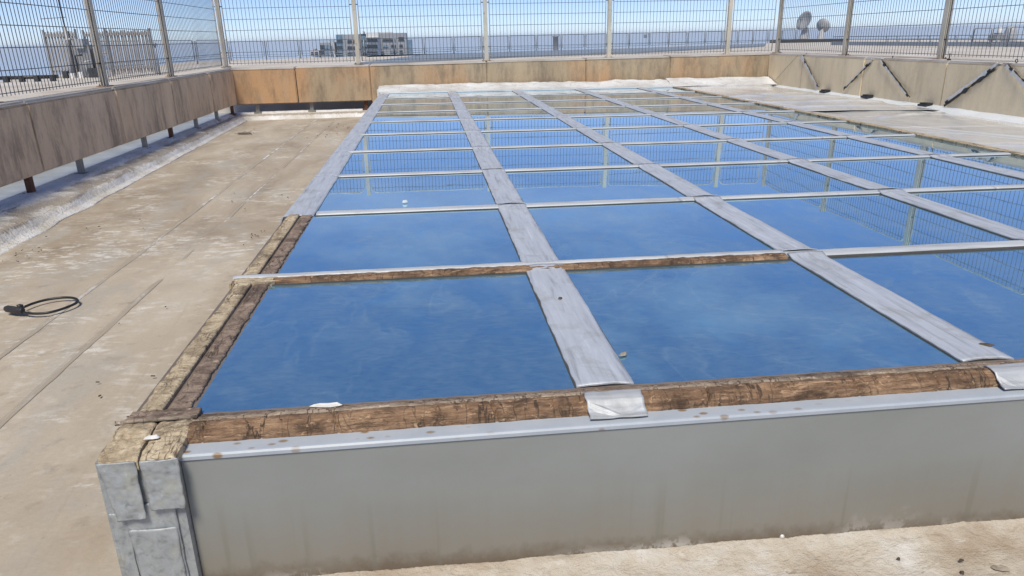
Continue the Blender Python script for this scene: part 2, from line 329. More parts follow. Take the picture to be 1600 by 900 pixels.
# ------------------------------------------------------------------ object helpers
def obj(name, verts, faces, mat, parent=None, smooth=False, **props):
    me = bpy.data.meshes.new(name); me.from_pydata([tuple(v) for v in verts], [], faces); me.update()
    if mat is not None: me.materials.append(mat)
    if smooth: me.polygons.foreach_set('use_smooth', [True]*len(me.polygons))
    o = bpy.data.objects.new(name, me); COL.objects.link(o)
    if parent: o.parent = parent
    for k, v in props.items(): o[k] = v
    return o
def empty(name, loc=(0, 0, 0), label=None, category=None, group=None, rot=(0, 0, 0)):
    o = bpy.data.objects.new(name, None); COL.objects.link(o); o.location = loc; o.rotation_euler = rot
    o.empty_display_size = .2
    if label: o['label'] = label
    if category: o['category'] = category
    if group: o['group'] = group
    return o
class MB:
    """collects boxes, tubes and free faces for one mesh"""
    def __init__(s): s.v = []; s.f = []
    def add(s, vs, fs):
        n = len(s.v); s.v += [tuple(v) for v in vs]; s.f += [tuple(i+n for i in f) for f in fs]; return s
    def box(s, a, b):
        (x0, y0, z0), (x1, y1, z1) = a, b
        return s.add([(x0, y0, z0), (x1, y0, z0), (x1, y1, z0), (x0, y1, z0), (x0, y0, z1), (x1, y0, z1), (x1, y1, z1), (x0, y1, z1)],
                     [(0, 3, 2, 1), (4, 5, 6, 7), (0, 1, 5, 4), (1, 2, 6, 5), (2, 3, 7, 6), (3, 0, 4, 7)])
    def obox(s, c, ax, ay, az):
        c, ax, ay, az = map(V, (c, ax, ay, az))
        P = [c + sx*ax + sy*ay + sz*az for sz in (-1, 1) for sx, sy in ((-1, -1), (1, -1), (1, 1), (-1, 1))]
        return s.add(P, [(0, 3, 2, 1), (4, 5, 6, 7), (0, 1, 5, 4), (1, 2, 6, 5), (2, 3, 7, 6), (3, 0, 4, 7)])
    def tube(s, pts, r, n=6, closed=False):
        pts = [V(p) for p in pts]; N = len(pts); rings = []
        for i, p in enumerate(pts):
            if closed: t = pts[(i+1) % N] - pts[i-1]
            else: t = pts[min(i+1, N-1)] - pts[max(i-1, 0)]
            t.normalize(); a = t.cross(V((0, 0, 1)))
            if a.length < 1e-3: a = t.cross(V((0, 1, 0)))
            a.normalize(); b = t.cross(a)
            rr = r[i] if hasattr(r, '__len__') else r
            rings.append([p + rr*(math.cos(2*math.pi*k/n)*a + math.sin(2*math.pi*k/n)*b) for k in range(n)])
        vs = [v for q in rings for v in q]; fs = []
        for i in range(N if closed else N-1):
            j = (i+1) % N
            for k in range(n):
                fs.append((i*n+k, i*n+(k+1) % n, j*n+(k+1) % n, j*n+k))
        if not closed: fs += [tuple(range(n))[::-1], tuple((N-1)*n+k for k in range(n))]
        return s.add(vs, fs)
    def lathe(s, prof, c=(0, 0, 0), n=16, M=None):
        vs = []
        for r, z in prof:
            for k in range(n):
                p = V((r*math.cos(2*math.pi*k/n), r*math.sin(2*math.pi*k/n), z))
                vs.append((M @ p if M else p) + V(c))
        fs = [(i*n+k, i*n+(k+1) % n, (i+1)*n+(k+1) % n, (i+1)*n+k) for i in range(len(prof)-1) for k in range(n)]
        return s.add(vs, fs)
    def build(s, name, mat, parent=None, smooth=False, **p): return obj(name, s.v, s.f, mat, parent, smooth, **p)
def n3(x, y, z=0.0): return noise.noise((x, y, z))
def sheet(name, fn, nu, nv, t, mat, parent=None, smooth=True, **p):
    """grid surface fn(u,v)->(x,y,z), u,v in 0..1, closed below by a copy dropped t: a sheet with real thickness"""
    vs = [fn(i/nu, j/nv) for j in range(nv+1) for i in range(nu+1)]
    n = len(vs); W = nu+1
    fs = [(j*W+i, j*W+i+1, (j+1)*W+i+1, (j+1)*W+i) for j in range(nv) for i in range(nu)]
    edge = [i for i in range(W)] + [j*W+nu for j in range(1, nv+1)] + [nv*W+i for i in range(nu-1, -1, -1)] + [j*W for j in range(nv-1, 0, -1)]
    low = [(vs[k][0], vs[k][1], vs[k][2]-t) for k in edge]
    E = len(edge)
    for k in range(E):
        a, b = edge[k], edge[(k+1) % E]; fs.append((a, n+k, n+(k+1) % E, b))
    fs.append(tuple(n+k for k in range(E))[::-1])
    o = obj(name, vs+low, fs, mat, parent, False, **p)
    if smooth:
        o.data.polygons.foreach_set('use_smooth', [i < nu*nv for i in range(len(o.data.polygons))])
    return o

# ================================================================== SETTING
# sea far below, and the outer roof round the sunken court
obj('sea', [(-45000, -300, -62), (45000, -300, -62), (45000, 55000, -62), (-45000, 55000, -62)], [(0, 1, 2, 3)], MT['sea'], kind='structure')
DZ = -.20
mb = MB()
mb.box((-14, -8, -1.2), (-3.30, 49, DZ)); mb.box((-3.30, 12.35, -1.2), (7.75, 54.5, DZ)); mb.box((7.75, -8, -1.2), (48, 54.5, DZ))
mb.add([(-14, 49, DZ), (-3.3, 49, DZ), (-3.3, 54.5, DZ), (7.75, 54.5, DZ), (48, 54.5, DZ), (48, 76, DZ), (9.6, 55, DZ)], [(0, 1, 2, 3, 6), (6, 3, 4, 5)])
mb.build('outer_roof', MT['deck'], kind='structure')
# grey sheet in a slot left open behind the walls so sky light reaches it
mb = MB(); mb.box((-3.30, -6, -.50), (-2.60, 12.35, -.335)); mb.box((-2.60, 11.62, -.50), (-.2, 12.35, -.335)); mb.build('light_slot_floor', MT['light_slot_floor'], kind='structure')

# roof floor of the court: membrane sheets lapped over one another
base = obj('roof_floor', [(-2.7, -4, -.53), (8, -4, -.53), (8, 12, -.53), (-2.7, 12, -.53)], [(0, 1, 2, 3)], MT['floor'], kind='structure')
def floor_z(x, y): return .010*n3(x*.9, y*.5) + .004*n3(x*4, y*3)
def membrane(x0, x1, lift):
    def fn(u, v):
        x = x0 + (x1-x0)*u; y = -3.2 + 14.9*v
        e = .010*n3(y*1.7, x0*7) + .004*n3(y*9, x0*3)
        if u == 0: x += e
        if u == 1: x += e*.4
        lap = .001*math.exp(-((x-x0)/.03)**2) + .0015*n3(x*7, y*1.3)
        return (x, y, -.402 + lift + floor_z(x, y) + lap)
    return sheet('membrane_sheet', fn, 26, 150, .0015, MT['floor'], base)
membrane(-2.75, -1.22, .000); membrane(-1.27, -.88, .0012); membrane(-.93, .10, .0024)
# welded seam strips with flaking white paint
def seam(xc, wd, seed):
    def fn(u, v):
        y = -1.2 + 12.4*v
        wv = wd*(.55 + .9*max(0, n3(y*1.1, seed)) + .4*abs(n3(y*7, seed)))
        x = xc + .018*n3(y*.6, seed+2) + (u-.5)*wv
        return (x, y, -.402 + (.0028 if xc < -1.1 else .0040) + floor_z(x, y) + .0008*math.sin(math.pi*u))
    return fn
MT['seam'] = None
s = NT('flaking_white_seam'); nn = s.noise(22, 6, .7, s.map((1, .5, 1))); n2 = s.noise(1.1, 3, .5)
MT['seam'] = s.set(s.mix(s.math('MULTIPLY', s.ramp(nn, [(.46, 0.0), (.56, 1.0)]), s.ramp(n2, [(.47, 0.0), (.60, .95)])), (.37, .32, .255), (.68, .68, .67)), .75, bump=nn, bstr=.5, bdist=.006)
sheet('seam_strip', seam(-1.245, .042, 3.3), 3, 500, .0012, MT['seam'], base)
sheet('seam_strip', seam(-.905, .034, 8.1), 3, 500, .0012, MT['seam'], base)

# white membrane upstand (kerb) along the left and back walls
def upstand(u, v, side):
    # v along, u across: 0 = wall edge on top, 1 = foot on the floor
    L_ = 15.2 if side == 0 else 2.75
    q = v*L_
    prof = [(0, -.285), (.10, -.284), (.15, -.282), (.195, -.300), (.225, -.320), (.31, -.326), (.40, -.330), (.445, -.336), (.475, -.362), (.505, -.388), (.585, -.401)]
    k = u*(len(prof)-1); i = min(int(k), len(prof)-2); f = k-i
    d = prof[i][0]*(1-f) + prof[i+1][0]*f; z = prof[i][1]*(1-f) + prof[i+1][1]*f
    wdt = 1.0
    if side == 0:
        y = -3.4 + q; wdt = max(.35, 1.12 - .062*max(0, y-2.5))
        nn_ = n3(q*1.9, u*3, 1) * .022 + n3(q*7, u*6, 4)*.012 + n3(q*22, u*5, 8)*.008
        return (-2.78 + d*wdt + (.03*n3(q*2.3, 5) + .012*n3(q*9, 6))*(u > .3), y, z + nn_*(.25 + u*(1-u)*3.2) + .003)
    x = -2.75 + q
    nn_ = n3(q*2.1, u*3, 11)*.016 + n3(q*8, u*6, 14)*.007
    return (x, 11.78 - d*.62, z + nn_*(.25 + u*(1-u)*3) + .002)
sheet('roof_upstand', lambda u, v: upstand(1-u, v, 0), 44, 420, .10, MT['white'], kind='structure')
sheet('roof_upstand', lambda u, v: upstand(u, v, 1), 44, 120, .10, MT['white'], kind='structure')
# sprayed foam apron in front of the skylight
def apron(u, v):
    x = -.10 + 5.6*u
    zt = -.392 - .020*(x-.18) if x < 2.6 else -.440
    prof = [(-.118, 0), (-.150, -.012), (-.20, -.022), (-.26, -.030), (-.40, -.040), (-1.2, -.050)]
    k = (1-v)*(len(prof)-1); i = min(int(k), len(prof)-2); f = k-i
    y = prof[i][0]*(1-f)+prof[i+1][0]*f; dz = prof[i][1]*(1-f)+prof[i+1][1]*f
    return (x, y, zt + dz + .006*n3(x*6, y*9) + .0035*n3(x*22, y*24, 3) + .0016*n3(x*70, y*70, 7) + .01)
sheet('foam_apron', apron, 620, 60, .06, MT['apron'], kind='structure')

# ================================================================== PARAPET WALLS
def slab(name, mat, parent, a, b, bev=.012, wob=.004, seed=0):
    """concrete panel: bevelled box with slightly uneven edges"""
    bm = bmesh.new(); bmesh.ops.create_cube(bm, size=1)
    for v in bm.verts:
        v.co = V([(a[k]+b[k])/2 + v.co[k]*(b[k]-a[k]) for k in range(3)])
    bmesh.ops.bevel(bm, geom=list(bm.edges), offset=bev, segments=2, affect='EDGES')
    for v in bm.verts:
        v.co += V((n3(v.co.y*3+seed, v.co.z*5), n3(v.co.x*3+seed, v.co.z*5+3), n3(v.co.x*3+v.co.y*3, seed)))*wob
    me = bpy.data.meshes.new(name); bm.to_mesh(me); bm.free(); me.materials.append(mat)
    o = bpy.data.objects.new(name, me); COL.objects.link(o); o.parent = parent
    return o
WT = .445
def stubs(parent, pts, along):
    for (x, y, rusty) in pts:
        mb = MB(); a, b = (.022, .030) if along == 'y' else (.030, .022)
        mb.box((x-a, y-b, -.305), (x+a, y+b, -.12)); mb.box((x-a*2.2, y-b*2.0, -.305), (x+a*2.2, y+b*2.0, -.279))
        mb.build('support_stub', MT['stubr'] if rusty else MT['stub'], parent)
# left wall
lw = empty('parapet_wall', (-2.7, 5, -.14), 'brown stained concrete parapet wall on short steel stubs along the left', 'wall')
def local(parent, o): o.matrix_parent_inverse = Matrix.Translation(parent.location).inverted(); return o
ys = [-3.0, -1.2, .6, 2.75, 4.88, 6.66, 8.42, 10.19, 11.60]
for i in range(len(ys)-1):
    j = (.003 if i % 2 else -.003)
    local(lw, slab('concrete_panel', MT['wall_l'], lw, (-2.78, ys[i]+.007, -.135), (-2.615+j, ys[i+1]-.007, WT-.012), .014, .006, i*3.1))
    local(lw, slab('coping', MT['coping'], lw, (-3.05, ys[i]+.003, WT-.028), (-2.622+j, ys[i+1]-.003, WT+.012), .016, .005, i*2.3))
for o in []: pass
n0 = len(bpy.data.objects)
stubs(lw, [(-2.69, 2.9, 0), (-2.69, 3.85, 0), (-2.69, 4.76, 1), (-2.69, 5.70, 0), (-2.69, 7.38, 0), (-2.69, 8.32, 1), (-2.69, 9.42, 0), (-2.69, 10.52, 0), (-2.69, 11.5, 1)], 'y')
# back wall
bw = empty('parapet_wall', (2, 11.7, -.14), 'orange tan concrete parapet wall across the far end of the skylight', 'wall')
xs_ = [-2.645, -1.575, -.30, 1.75, 3.55, 5.11, 7.03]
for i in range(len(xs_)-1):
    j = .003 if i % 2 else -.003
    g = .007 if i < 2 else .003
    local(bw, slab('concrete_panel', MT['wall_b'], bw, (xs_[i]+g, 11.60+j, -.145 if i < 2 else -.40), (xs_[i+1]-g, 11.78, WT-.012+.006*i), .014, .006, 40+i*3.1))
    local(bw, slab('coping', MT['coping'], bw, (xs_[i]-(.4 if i == 0 else -.003), 11.607+j, WT-.028+.006*i), (xs_[i+1]+(.5 if i == 5 else -.003), 12.10, WT+.012+.006*i), .016, .005, 50+i*2.3))
stubs(bw, [(-2.30, 11.69, 0), (-1.37, 11.69, 0), (-.42, 11.69, 1)], 'x')
# right wall
rw = empty('parapet_wall', (7.1, 7, -.14), 'pale tan concrete parapet wall with tie straps along the right', 'wall')
yr = [-3, -.8, 1.4, 3.3, 5.05, 6.81, 8.54, 10.32, 11.585]
for i in range(len(yr)-1):
    j = .003 if i % 2 else -.003
    local(rw, slab('concrete_panel', MT['wall_r'], rw, (6.985+j, yr[i]+.002, -.41), (7.16, yr[i+1]-.002, WT+.022), .012, .004, 80+i*3.1))
    local(rw, slab('coping', MT['coping'], rw, (6.992+j, yr[i]+.002, WT+.006), (7.60, yr[i+1]-.002, WT+.047), .014, .004, 90+i*2.3))
for yj in ys[1:-1]:  # dark backing added to stop sunlight showing through the panel joints
    mb = MB(); mb.box((-2.775, yj-.02, -.125), (-2.645, yj+.02, WT-.03)); mb.build('joint_light_stop', MT['dark_strip'], lw)
for k, xj in enumerate(xs_[1:-1]):
    mb = MB(); mb.box((xj-.02, 11.630, -.13), (xj+.02, 11.775, WT-.03)); mb.build('joint_light_stop', MT['dark_strip'], bw)
for yj in yr[1:-1]:
    mb = MB(); mb.box((7.012, yj-.02, -.35), (7.155, yj+.02, WT)); mb.build('joint_light_stop', MT['dark_strip'], rw)
for p_ in (lw, bw, rw):
    for c in p_.children:
        c.matrix_parent_inverse = Matrix.Translation(p_.location).inverted()

# ================================================================== FENCES
FT = 1.86
def fence(name_label, p0s, normal, zb, group, skip_last=False):
    """p0s: post positions (x,y) in order; one panel between consecutive posts"""
    c = p0s[len(p0s)//2]
    root = empty('mesh_fence', (c[0], c[1], zb), name_label, 'fence', group)
    made = []
    nx, ny = normal
    for k, (x, y) in enumerate(p0s[:-1] if skip_last else p0s):
        d = V((p0s[1][0]-p0s[0][0], p0s[1][1]-p0s[0][1], 0)).normalized(); n_ = V((nx, ny, 0))
        lean = V((n3(k*3.3, x)*.012, n3(k*5.1, y)*.012, 0))
        # channel post: web and two flanges
        mb = MB()
        for (off, hd, hn) in ((V((0, 0, 0)), .030, .006), (-.026*n_, .034, .004), (.026*n_, .034, .004)):
            base_ = V((x, y, zb)) + off
            bot = [base_ + sx*hd*d + sy*hn*n_ for sx, sy in ((-1, -1), (1, -1), (1, 1), (-1, 1))]
            top = [b + lean + V((0, 0, FT+.05-zb)) for b in bot]
            mb.add(bot+top, [(0, 3, 2, 1), (4, 5, 6, 7), (0, 1, 5, 4), (1, 2, 6, 5), (2, 3, 7, 6), (3, 0, 4, 7)])
        po = mb.build('post', MT['post'], root); made.append(po)
        mb = MB(); mb.obox((x, y, zb+.004), d*.075, n_*.062, V((0, 0, .006)))
        pl = mb.build('base_plate', MT['postb'], po); made.append(pl)
        for sx in (-1, 1):
            mb = MB(); q = V((x, y, zb+.008)) + d*sx*.056 + n_*.03*(-1)
            mb.lathe([(0, .022), (.006, .022), (.006, .010), (.011, .010), (.011, 0)], q, 6)
            made.append(mb.build('bolt', MT['postb'], po))
        for zz in (zb+.24, zb+.98):
            mb = MB(); mb.obox((x, y, zz), d*.075, n_*.008, V((0, 0, .008)))
            mb.obox(V((x, y, zz))-n_*.034, d*.012, n_*.010, V((0, 0, .012)))
            made.append(mb.build('clip', MT['wire'], po))
    for k in range(len(p0s)-1):
        a = V((*p0s[k], 0)); b = V((*p0s[k+1], 0)); d = (b-a); Ln = d.length; d.normalize()
        g = .072; z0, z1 = zb+.05, FT; rr = .09
        def P(s_, z): return a + d*s_ + V((0, 0, z))
        # frame tube with round top corners
        pts = [P(g, z0), P(g, (z0+z1)/2)]
        for t in range(7):
            an = math.pi/2*t/6; pts.append(P(g + rr*(1-math.cos(an)), z1-rr+rr*math.sin(an)))
        for t in range(7):
            an = math.pi/2*t/6; pts.append(P(Ln-g-rr*(1-math.sin(an)), z1-rr+rr*math.cos(an)))
        pts += [P(Ln-g, (z0+z1)/2), P(Ln-g, z0)]
        mb = MB(); mb.tube(pts, .0095, 6)
        fr = mb.build('panel_frame', MT['frame'], root, True); made.append(fr)
        mb = MB(); nw = int((Ln-2*g)/.0615); r = .0035
        sag = [n3(k*9.7+1, i*.13)*.010 for i in range(nw+1)]
        nrm = V((normal[0], normal[1], 0))
        for i in range(1, nw):
            s_ = g + (Ln-2*g)*i/nw
            tp = z1
            e = min(s_-g, Ln-g-s_)
            if e < rr: tp = z1-rr+math.sqrt(max(0, rr*rr-(rr-e)**2))
            mb.tube([P(s_, z0-.012)+nrm*sag[i], P(s_, tp)], r, 4)
        zz = z0+.012
        while zz < z1-.05:
            mb.tube([P(g, zz)+nrm*.005, P(Ln*.35, zz+.004*n3(k, zz*5))+nrm*.011, P(Ln*.7, zz-.004*n3(k+4, zz*5))+nrm*.003, P(Ln-g, zz)+nrm*.005], r, 4); zz += .178
        made.append(mb.build('wire_mesh', MT['wire'], fr, kind='stuff'))
    inv = Matrix.Translation(root.location).inverted()
    for o in made:
        if o.parent == root: o.matrix_parent_inverse = inv
    return root
fence('grey wire mesh fence on the brown left wall', [(-2.79, y) for y in (.45, 2.55, 4.68, 6.86, 9.02, 11.74)], (1, 0), WT+.012, 'rooftop mesh fences', True)
fence('grey wire mesh fence on the orange wall at the far end', [(x, 11.80) for x in (-2.76, -.50, 1.77, 4.01, 6.26, 7.20)], (0, -1), WT+.03, 'rooftop mesh fences', True)
fence('grey wire mesh fence on the pale right wall above the straps', [(7.20, y) for y in (11.72, 9.45, 7.24, 5.05, 2.85)], (-1, 0), WT+.045, 'rooftop mesh fences')
# narrow closing panel posts at the back right corner is the right fence's first post

# ================================================================== SKYLIGHT
sky = empty('skylight', (0, 0, 0), 'large flat skylight of blue glass panes with taped bars and grey fascia', 'skylight', rot=(0.001, .0075, 0))
DX, DY = 1.1, 1.1004
XE = 4.99           # right edge bar (half-width last column)
NR = 10
YB = NR*DY + .42
# body below the glass
mb = MB()
mb.box((-.085, -.085, -.60), (XE+.03, YB-.03, -.035))
mb.build('curb_body', MT['margin'], sky)
# front fascia: folded sheet, ledge on top
FY = -.118
obj('fascia', [(.062, FY, -.5), (XE+.06, FY-.0, -.5), (XE+.06, FY, -.0225), (.062, FY, -.0225), (.062, FY+.02, -.5), (XE+.06, FY+.02, -.5), (XE+.06, FY+.02, -.0225), (.062, FY+.02, -.0225)],
    [(0, 1, 2, 3), (7, 6, 5, 4), (0, 3, 7, 4), (1, 5, 6, 2), (3, 2, 6, 7), (0, 4, 5, 1)], MT['fascia'], sky)
mb = MB(); prof = [(FY-.004, -.026), (FY-.0045, -.017), (FY-.001, -.0125), (FY+.004, -.012), (-.045, -.012)]
vs = []; fs = []
for x in (.060, XE+.062):
    vs += [(x, y, z) for y, z in prof] + [(x, -.045, -.030), (x, FY+.02, -.030)]
n_ = len(prof)+2
for i in range(n_-1): fs.append((i, i+n_, i+n_+1, i+1))
fs += [tuple(range(n_)), tuple(range(n_, 2*n_))[::-1], (n_-1, 2*n_-1, n_, 0)]
obj('ledge', vs, fs, MT['ledge'], sky)
# panes
HW = .040           # half width of the transverse bars
cols = [0, DX, 2*DX, 3*DX, 4*DX, XE]
rng = random.Random(3)
for j in range(NR):
    for i in range(5):
        x0, x1 = cols[i]+.03, cols[i+1]-.03; y0 = j*DY+.022; y1 = (j+1)*DY-.012
        if i == 0: x0 = .040
        tx, ty = rng.uniform(-1, 1)*.0014, rng.uniform(-1, 1)*.0010; bow = rng.uniform(-.0010, .0010)
        xc, yc = (x0+x1)/2, (y0+y1)/2
        # convert to local grid with a slight bow and tilt
        N = 12
        vs = []; fs = []
        for b in range(N+1):
            for a in range(N+1):
                x = x0+(x1-x0)*a/N; y = y0+(y1-y0)*b/N
                u, v_ = (x-xc)/(x1-x0)*2, (y-yc)/(y1-y0)*2
                vs.append((x, y, (x-xc)*tx+(y-yc)*ty + bow*(1-u*u)*(1-v_*v_)))
        for b in range(N):
            for a in range(N): fs.append((b*(N+1)+a, b*(N+1)+a+1, (b+1)*(N+1)+a+1, (b+1)*(N+1)+a))
        n0 = len(vs); W = N+1
        cs = [vs[0], vs[N], vs[N*W+N], vs[N*W]]
        vs += cs + [(c_[0], c_[1], -.012) for c_ in cs]
        fs += [(n0+7, n0+6, n0+5, n0+4)] + [(n0+k, n0+4+k, n0+4+(k+1) % 4, n0+(k+1) % 4) for k in range(4)]
        o = obj('glass_pane', vs, fs, MT['glass'], sky)
        o.data.polygons.foreach_set('use_smooth', [k < N*N for k in range(len(o.data.polygons))])
# tape strips along the depth bars, one length per row
def tape(xc, hw, y0, y1, seed, ragged=.004, z=.0065, mat='tape', left_ragged=1.0, name='tape_strip', crown=.004):
    def fn(u, v):
        y = y0+(y1-y0)*v
        w_ = hw
        l = -w_ + ragged*left_ragged*(n3(y*5, seed)+.6*n3(y*19, seed+3))
        r = w_ + ragged*(.35*n3(y*4, seed+7)+.35*n3(y*17, seed+9))
        x = xc + l + (r-l)*u
        zz = z + crown*(1-(2*u-1)**2) + .0022*n3(x*9, y*3.2, seed)+.0010*n3(x*40, y*14, seed)
        zz += .012*max(0, 1-(y-y0)/.05)*(y0 > .5) + .012*max(0, 1-(y1-y)/.05)
        if v == 0: y += .006*n3(x*20, seed+1)
        return (x, y, zz)
    return sheet(name, fn, 12, 70, .004, MT[mat], sky)
for i in range(1, 5):
    for j in range(NR):
        y0 = j*DY + (.050 if j == 0 else HW-.022); y1 = (j+1)*DY - (HW-.022)
        tape(i*DX - .003, .077, y0, y1, i*11+j*3.7, .0055 if j < 3 else .003)
# left edge bar: taped from the third row on, folded down its outer side
for j in range(2, NR):
    y0 = j*DY - (.05 if j == 2 else -(HW-.04)); y1 = (j+1)*DY + (HW-.045)
    def fn(u, v, y0=y0, y1=y1, j=j):
        y = y0+(y1-y0)*v
        prof = [(-.140, -.13), (-.136, -.045), (-.128, -.008), (-.112, .008), (-.06, .013), (0, .011), (.043, .0055)]
        k = u*(len(prof)-1); i = min(int(k), len(prof)-2); f = k-i
        x = prof[i][0]*(1-f)+prof[i+1][0]*f; z = prof[i][1]*(1-f)+prof[i+1][1]*f
        x += .004*n3(y*6, u*2, j) + (.006*n3(y*4, j) if u in (0, 1) else 0)
        yy = y + (.012*n3(x*14, 3) if v == 0 else 0)
        return (x, yy, z + .0025*n3(x*12, y*5, j))
    sheet('tape_strip', fn, 18, 60, .004, MT['tape'], sky)
# transverse cap strips
def cap(x0, x1, yc, hw, h, seed, mat='cap', name='cap_strip', z0=.0):
    n = max(8, int((x1-x0)/.02)); prof = [(-hw, z0), (-hw*.96, h*.55), (-hw*.72, h*.90), (-hw*.25, h), (hw*.3, h), (hw*.75, h*.9), (hw*.97, h*.5), (hw, z0)]
    vs = []; fs = []; m = len(prof)
    for a in range(n+1):
        x = x0+(x1-x0)*a/n
        dy = .003*n3(x*1.1, seed)+.0018*n3(x*6, seed+2)
        for (py, pz) in prof:
            vs.append((x, yc+py*(1+.06*n3(x*3, seed+5, py*20)) + dy, pz + (pz > z0)*(.0020*n3(x*4, py*30, seed)+.0008*n3(x*25, py*60, seed))))
    for a in range(n):
        for b in range(m-1): fs.append((a*m+b, (a+1)*m+b, (a+1)*m+b+1, a*m+b+1))
        fs.append((a*m+m-1, (a+1)*m+m-1, (a+1)*m, a*m))
    fs += [tuple(range(m)), tuple(n*m+k for k in range(m))[::-1]]
    o = obj(name, vs, fs, MT[mat], sky, True)
    return o
joints = {1: [-.115, 1.62, 2.12], 2: [.050, 2.045, 3.95], 3: [.045, 1.03, 3.33], 4: [.0, 2.2, 4.1], 5: [-.02, 1.1, 3.35], 6: [-.02, 2.15], 7: [-.03, 3.3], 8: [-.03, 2.2], 9: [-.03, 3.2]}
for j in range(1, NR):
    js = joints[j] + [XE+.03]
    for a in range(len(js)-1):
        if j == 1 and a < 2:
            cap(js[a]+.001, js[a+1]-.002, j*DY+.022, .022, .0175+.0008*a, j*7+a)
        else:
            cap(js[a]+.002, js[a+1]-.002, j*DY-.002*(a % 2), HW-.002*(a % 2), .0125+.0010*(a % 2), j*7+a)
# dark strips added along the bars so their mirrored edges go dark
for j in range(1, NR):
    mb = MB(); mb.box((.045, j*DY-HW-.0035-(.022 if j == 1 else 0), -.010), (XE-.02, j*DY-HW+.004, .0048)); mb.build('dark_strip', MT['dark_strip'], sky)
for i in range(1, 5):
    mb = MB(); mb.box((i*DX-.003-.0805, .052, -.010), (i*DX-.003+.0800, NR*DY-.02, .0030)); mb.build('dark_strip', MT['dark_strip'], sky)
# first transverse bar: tape gone from its near half, bare wood showing
def barewood(u, v):
    x = .045 + 2.06*u
    prof = [(-.062, .002), (-.058, .012), (-.042, .017), (-.020, .018), (-.002, .014)]
    k = v*4; i = min(int(k), 3); f = k-i
    y = prof[i][0]*(1-f)+prof[i+1][0]*f; z = prof[i][1]*(1-f)+prof[i+1][1]*f
    return (x, DY + y + .003*n3(x*9, v*3)*(v < .2), z + .0035*n3(x*14, y*90, 2)+.0022*n3(x*45, y*160, 5))
sheet('bare_wood', barewood, 420, 10, .012, MT['timber'], sky)
# end caps of the frame: back bar and right-hand bar
cap(-.12, XE+.05, NR*DY, .045, .022, 99)
for j in range(NR):      # bare yellowish wood on the right edge, two battens per row
    y0, y1 = j*DY+HW-.03, (j+1)*DY-HW+.03
    for (xa, xb, h) in ((XE-.022, XE+.030, .016), (XE+.038, XE+.092, .010)):
        def fn(u, v, xa=xa, xb=xb, h=h, y0=y0, y1=y1):
            x = xa+(xb-xa)*u; y = y0+(y1-y0)*v
            return (x, y, h + .0025*n3(x*30, y*5)+.002*n3(x*60, y*18))
        sheet('edge_batten', fn, 6, 40, .03, MT['yellow'], sky)
# front edge: margin, bead, rounded cracked timber
mb = MB(); mb.box((.0, .002, -.02), (XE+.03, .050, .0018)); mb.build('front_margin', MT['margin'], sky)
def beadfn(u, v):
    x = .02 + (XE+.02)*u; an = math.pi*(1-v)
    r = .0095*(1+.18*n3(x*7, 1)+.12*n3(x*30, 2))
    return (x, .004 - r*math.cos(math.pi-an)*1.25 + .003*n3(x*2.2, 9), .004 + r*math.sin(an)*1.0)
sheet('bead', lambda u, v: beadfn(u, 1-v), 700, 8, .004, MT['bead'], sky)
def beadlump(u, v):
    x = .03 + (XE)*u
    return (x, .014 + .024*v + .006*n3(x*5, 4)*(v > .9) + .004*n3(x*21, 7)*(v > .9), .003 + .006*(1-v) + .005*max(0, n3(x*8, v*2, 3)) + .003*n3(x*40, v*5))
sheet('old_sealant', beadlump, 700, 6, .004, MT['brown'], sky)
rc = random.Random(11)
cracks = [.1]
while cracks[-1] < XE: cracks.append(cracks[-1] + rc.uniform(.04, .26))
ca = np.array(cracks); cslant = np.array([rc.uniform(-.35, .35) for _ in cracks]); cw = np.array([rc.uniform(.0014, .0036) for _ in cracks]); cdp = np.array([rc.choice((.3, .6, 1.0)) for _ in cracks])
def timber(u, v):
    x = .066 + (XE-.03)*u
    prof = [(-.006, .006), (-.011, .0150), (-.024, .0215), (-.040, .0220), (-.054, .0175), (-.064, .0090), (-.0705, -.001), (-.073, -.0108)]
    k = v*(len(prof)-1); i = min(int(k), len(prof)-2); f = k-i
    y = prof[i][0]*(1-f)+prof[i+1][0]*f; z = prof[i][1]*(1-f)+prof[i+1][1]*f
    d = np.abs(x + cslant*(y+.04) + .004*n3(y*90, x*3) - ca)/cw
    dip = float(np.max(cdp*np.exp(-d*d)))*.017*min(1, 4*v+.1)
    rough_ = .0035*n3(x*7, v*3, 1)+.0026*n3(x*31, v*8, 2)+.0014*n3(x*110, v*22, 6)
    ledge_ = .0022*math.sin(v*19+2.5*n3(x*4, 8))*(.3 < v < .95)
    return (x, y - dip*.0 - (rough_+ledge_)*.6*(v > .6), z + rough_ + ledge_*.6 - dip)
sheet('front_timber', lambda u, v: timber(u, 1-v), 1500, 22, .012, MT['timber'], sky)
# folded tape patches over the timber at the bar ends
def patch(x0, x1, seed):
    def fn(u, v):
        prof = [(-.010, .0195), (-.024, .0275), (-.042, .0275), (-.058, .0225), (-.072, .009), (-.086, -.001), (-.104, -.0035)]
        k = v*(len(prof)-1); i = min(int(k), len(prof)-2); f = k-i
        y = prof[i][0]*(1-f)+prof[i+1][0]*f; z = prof[i][1]*(1-f)+prof[i+1][1]*f
        x = x0+(x1-x0)*u + .004*n3(v*4, seed)
        return (x, y + .004*n3(u*3, seed+2)*(v > .9), z + .002*n3(u*4, v*3, seed) + .010*max(0, .18-u)*(v > .7)*4*.2)
    sheet('tape_patch', lambda u, v: fn(u, 1-v), 24, 24, .0025, MT['tape_x'], sky)
for k, (a, b) in enumerate([(1.022, 1.168), (2.125, 2.285), (3.22, 3.37), (4.32, 4.47)]): patch(a, b, k*5.3)
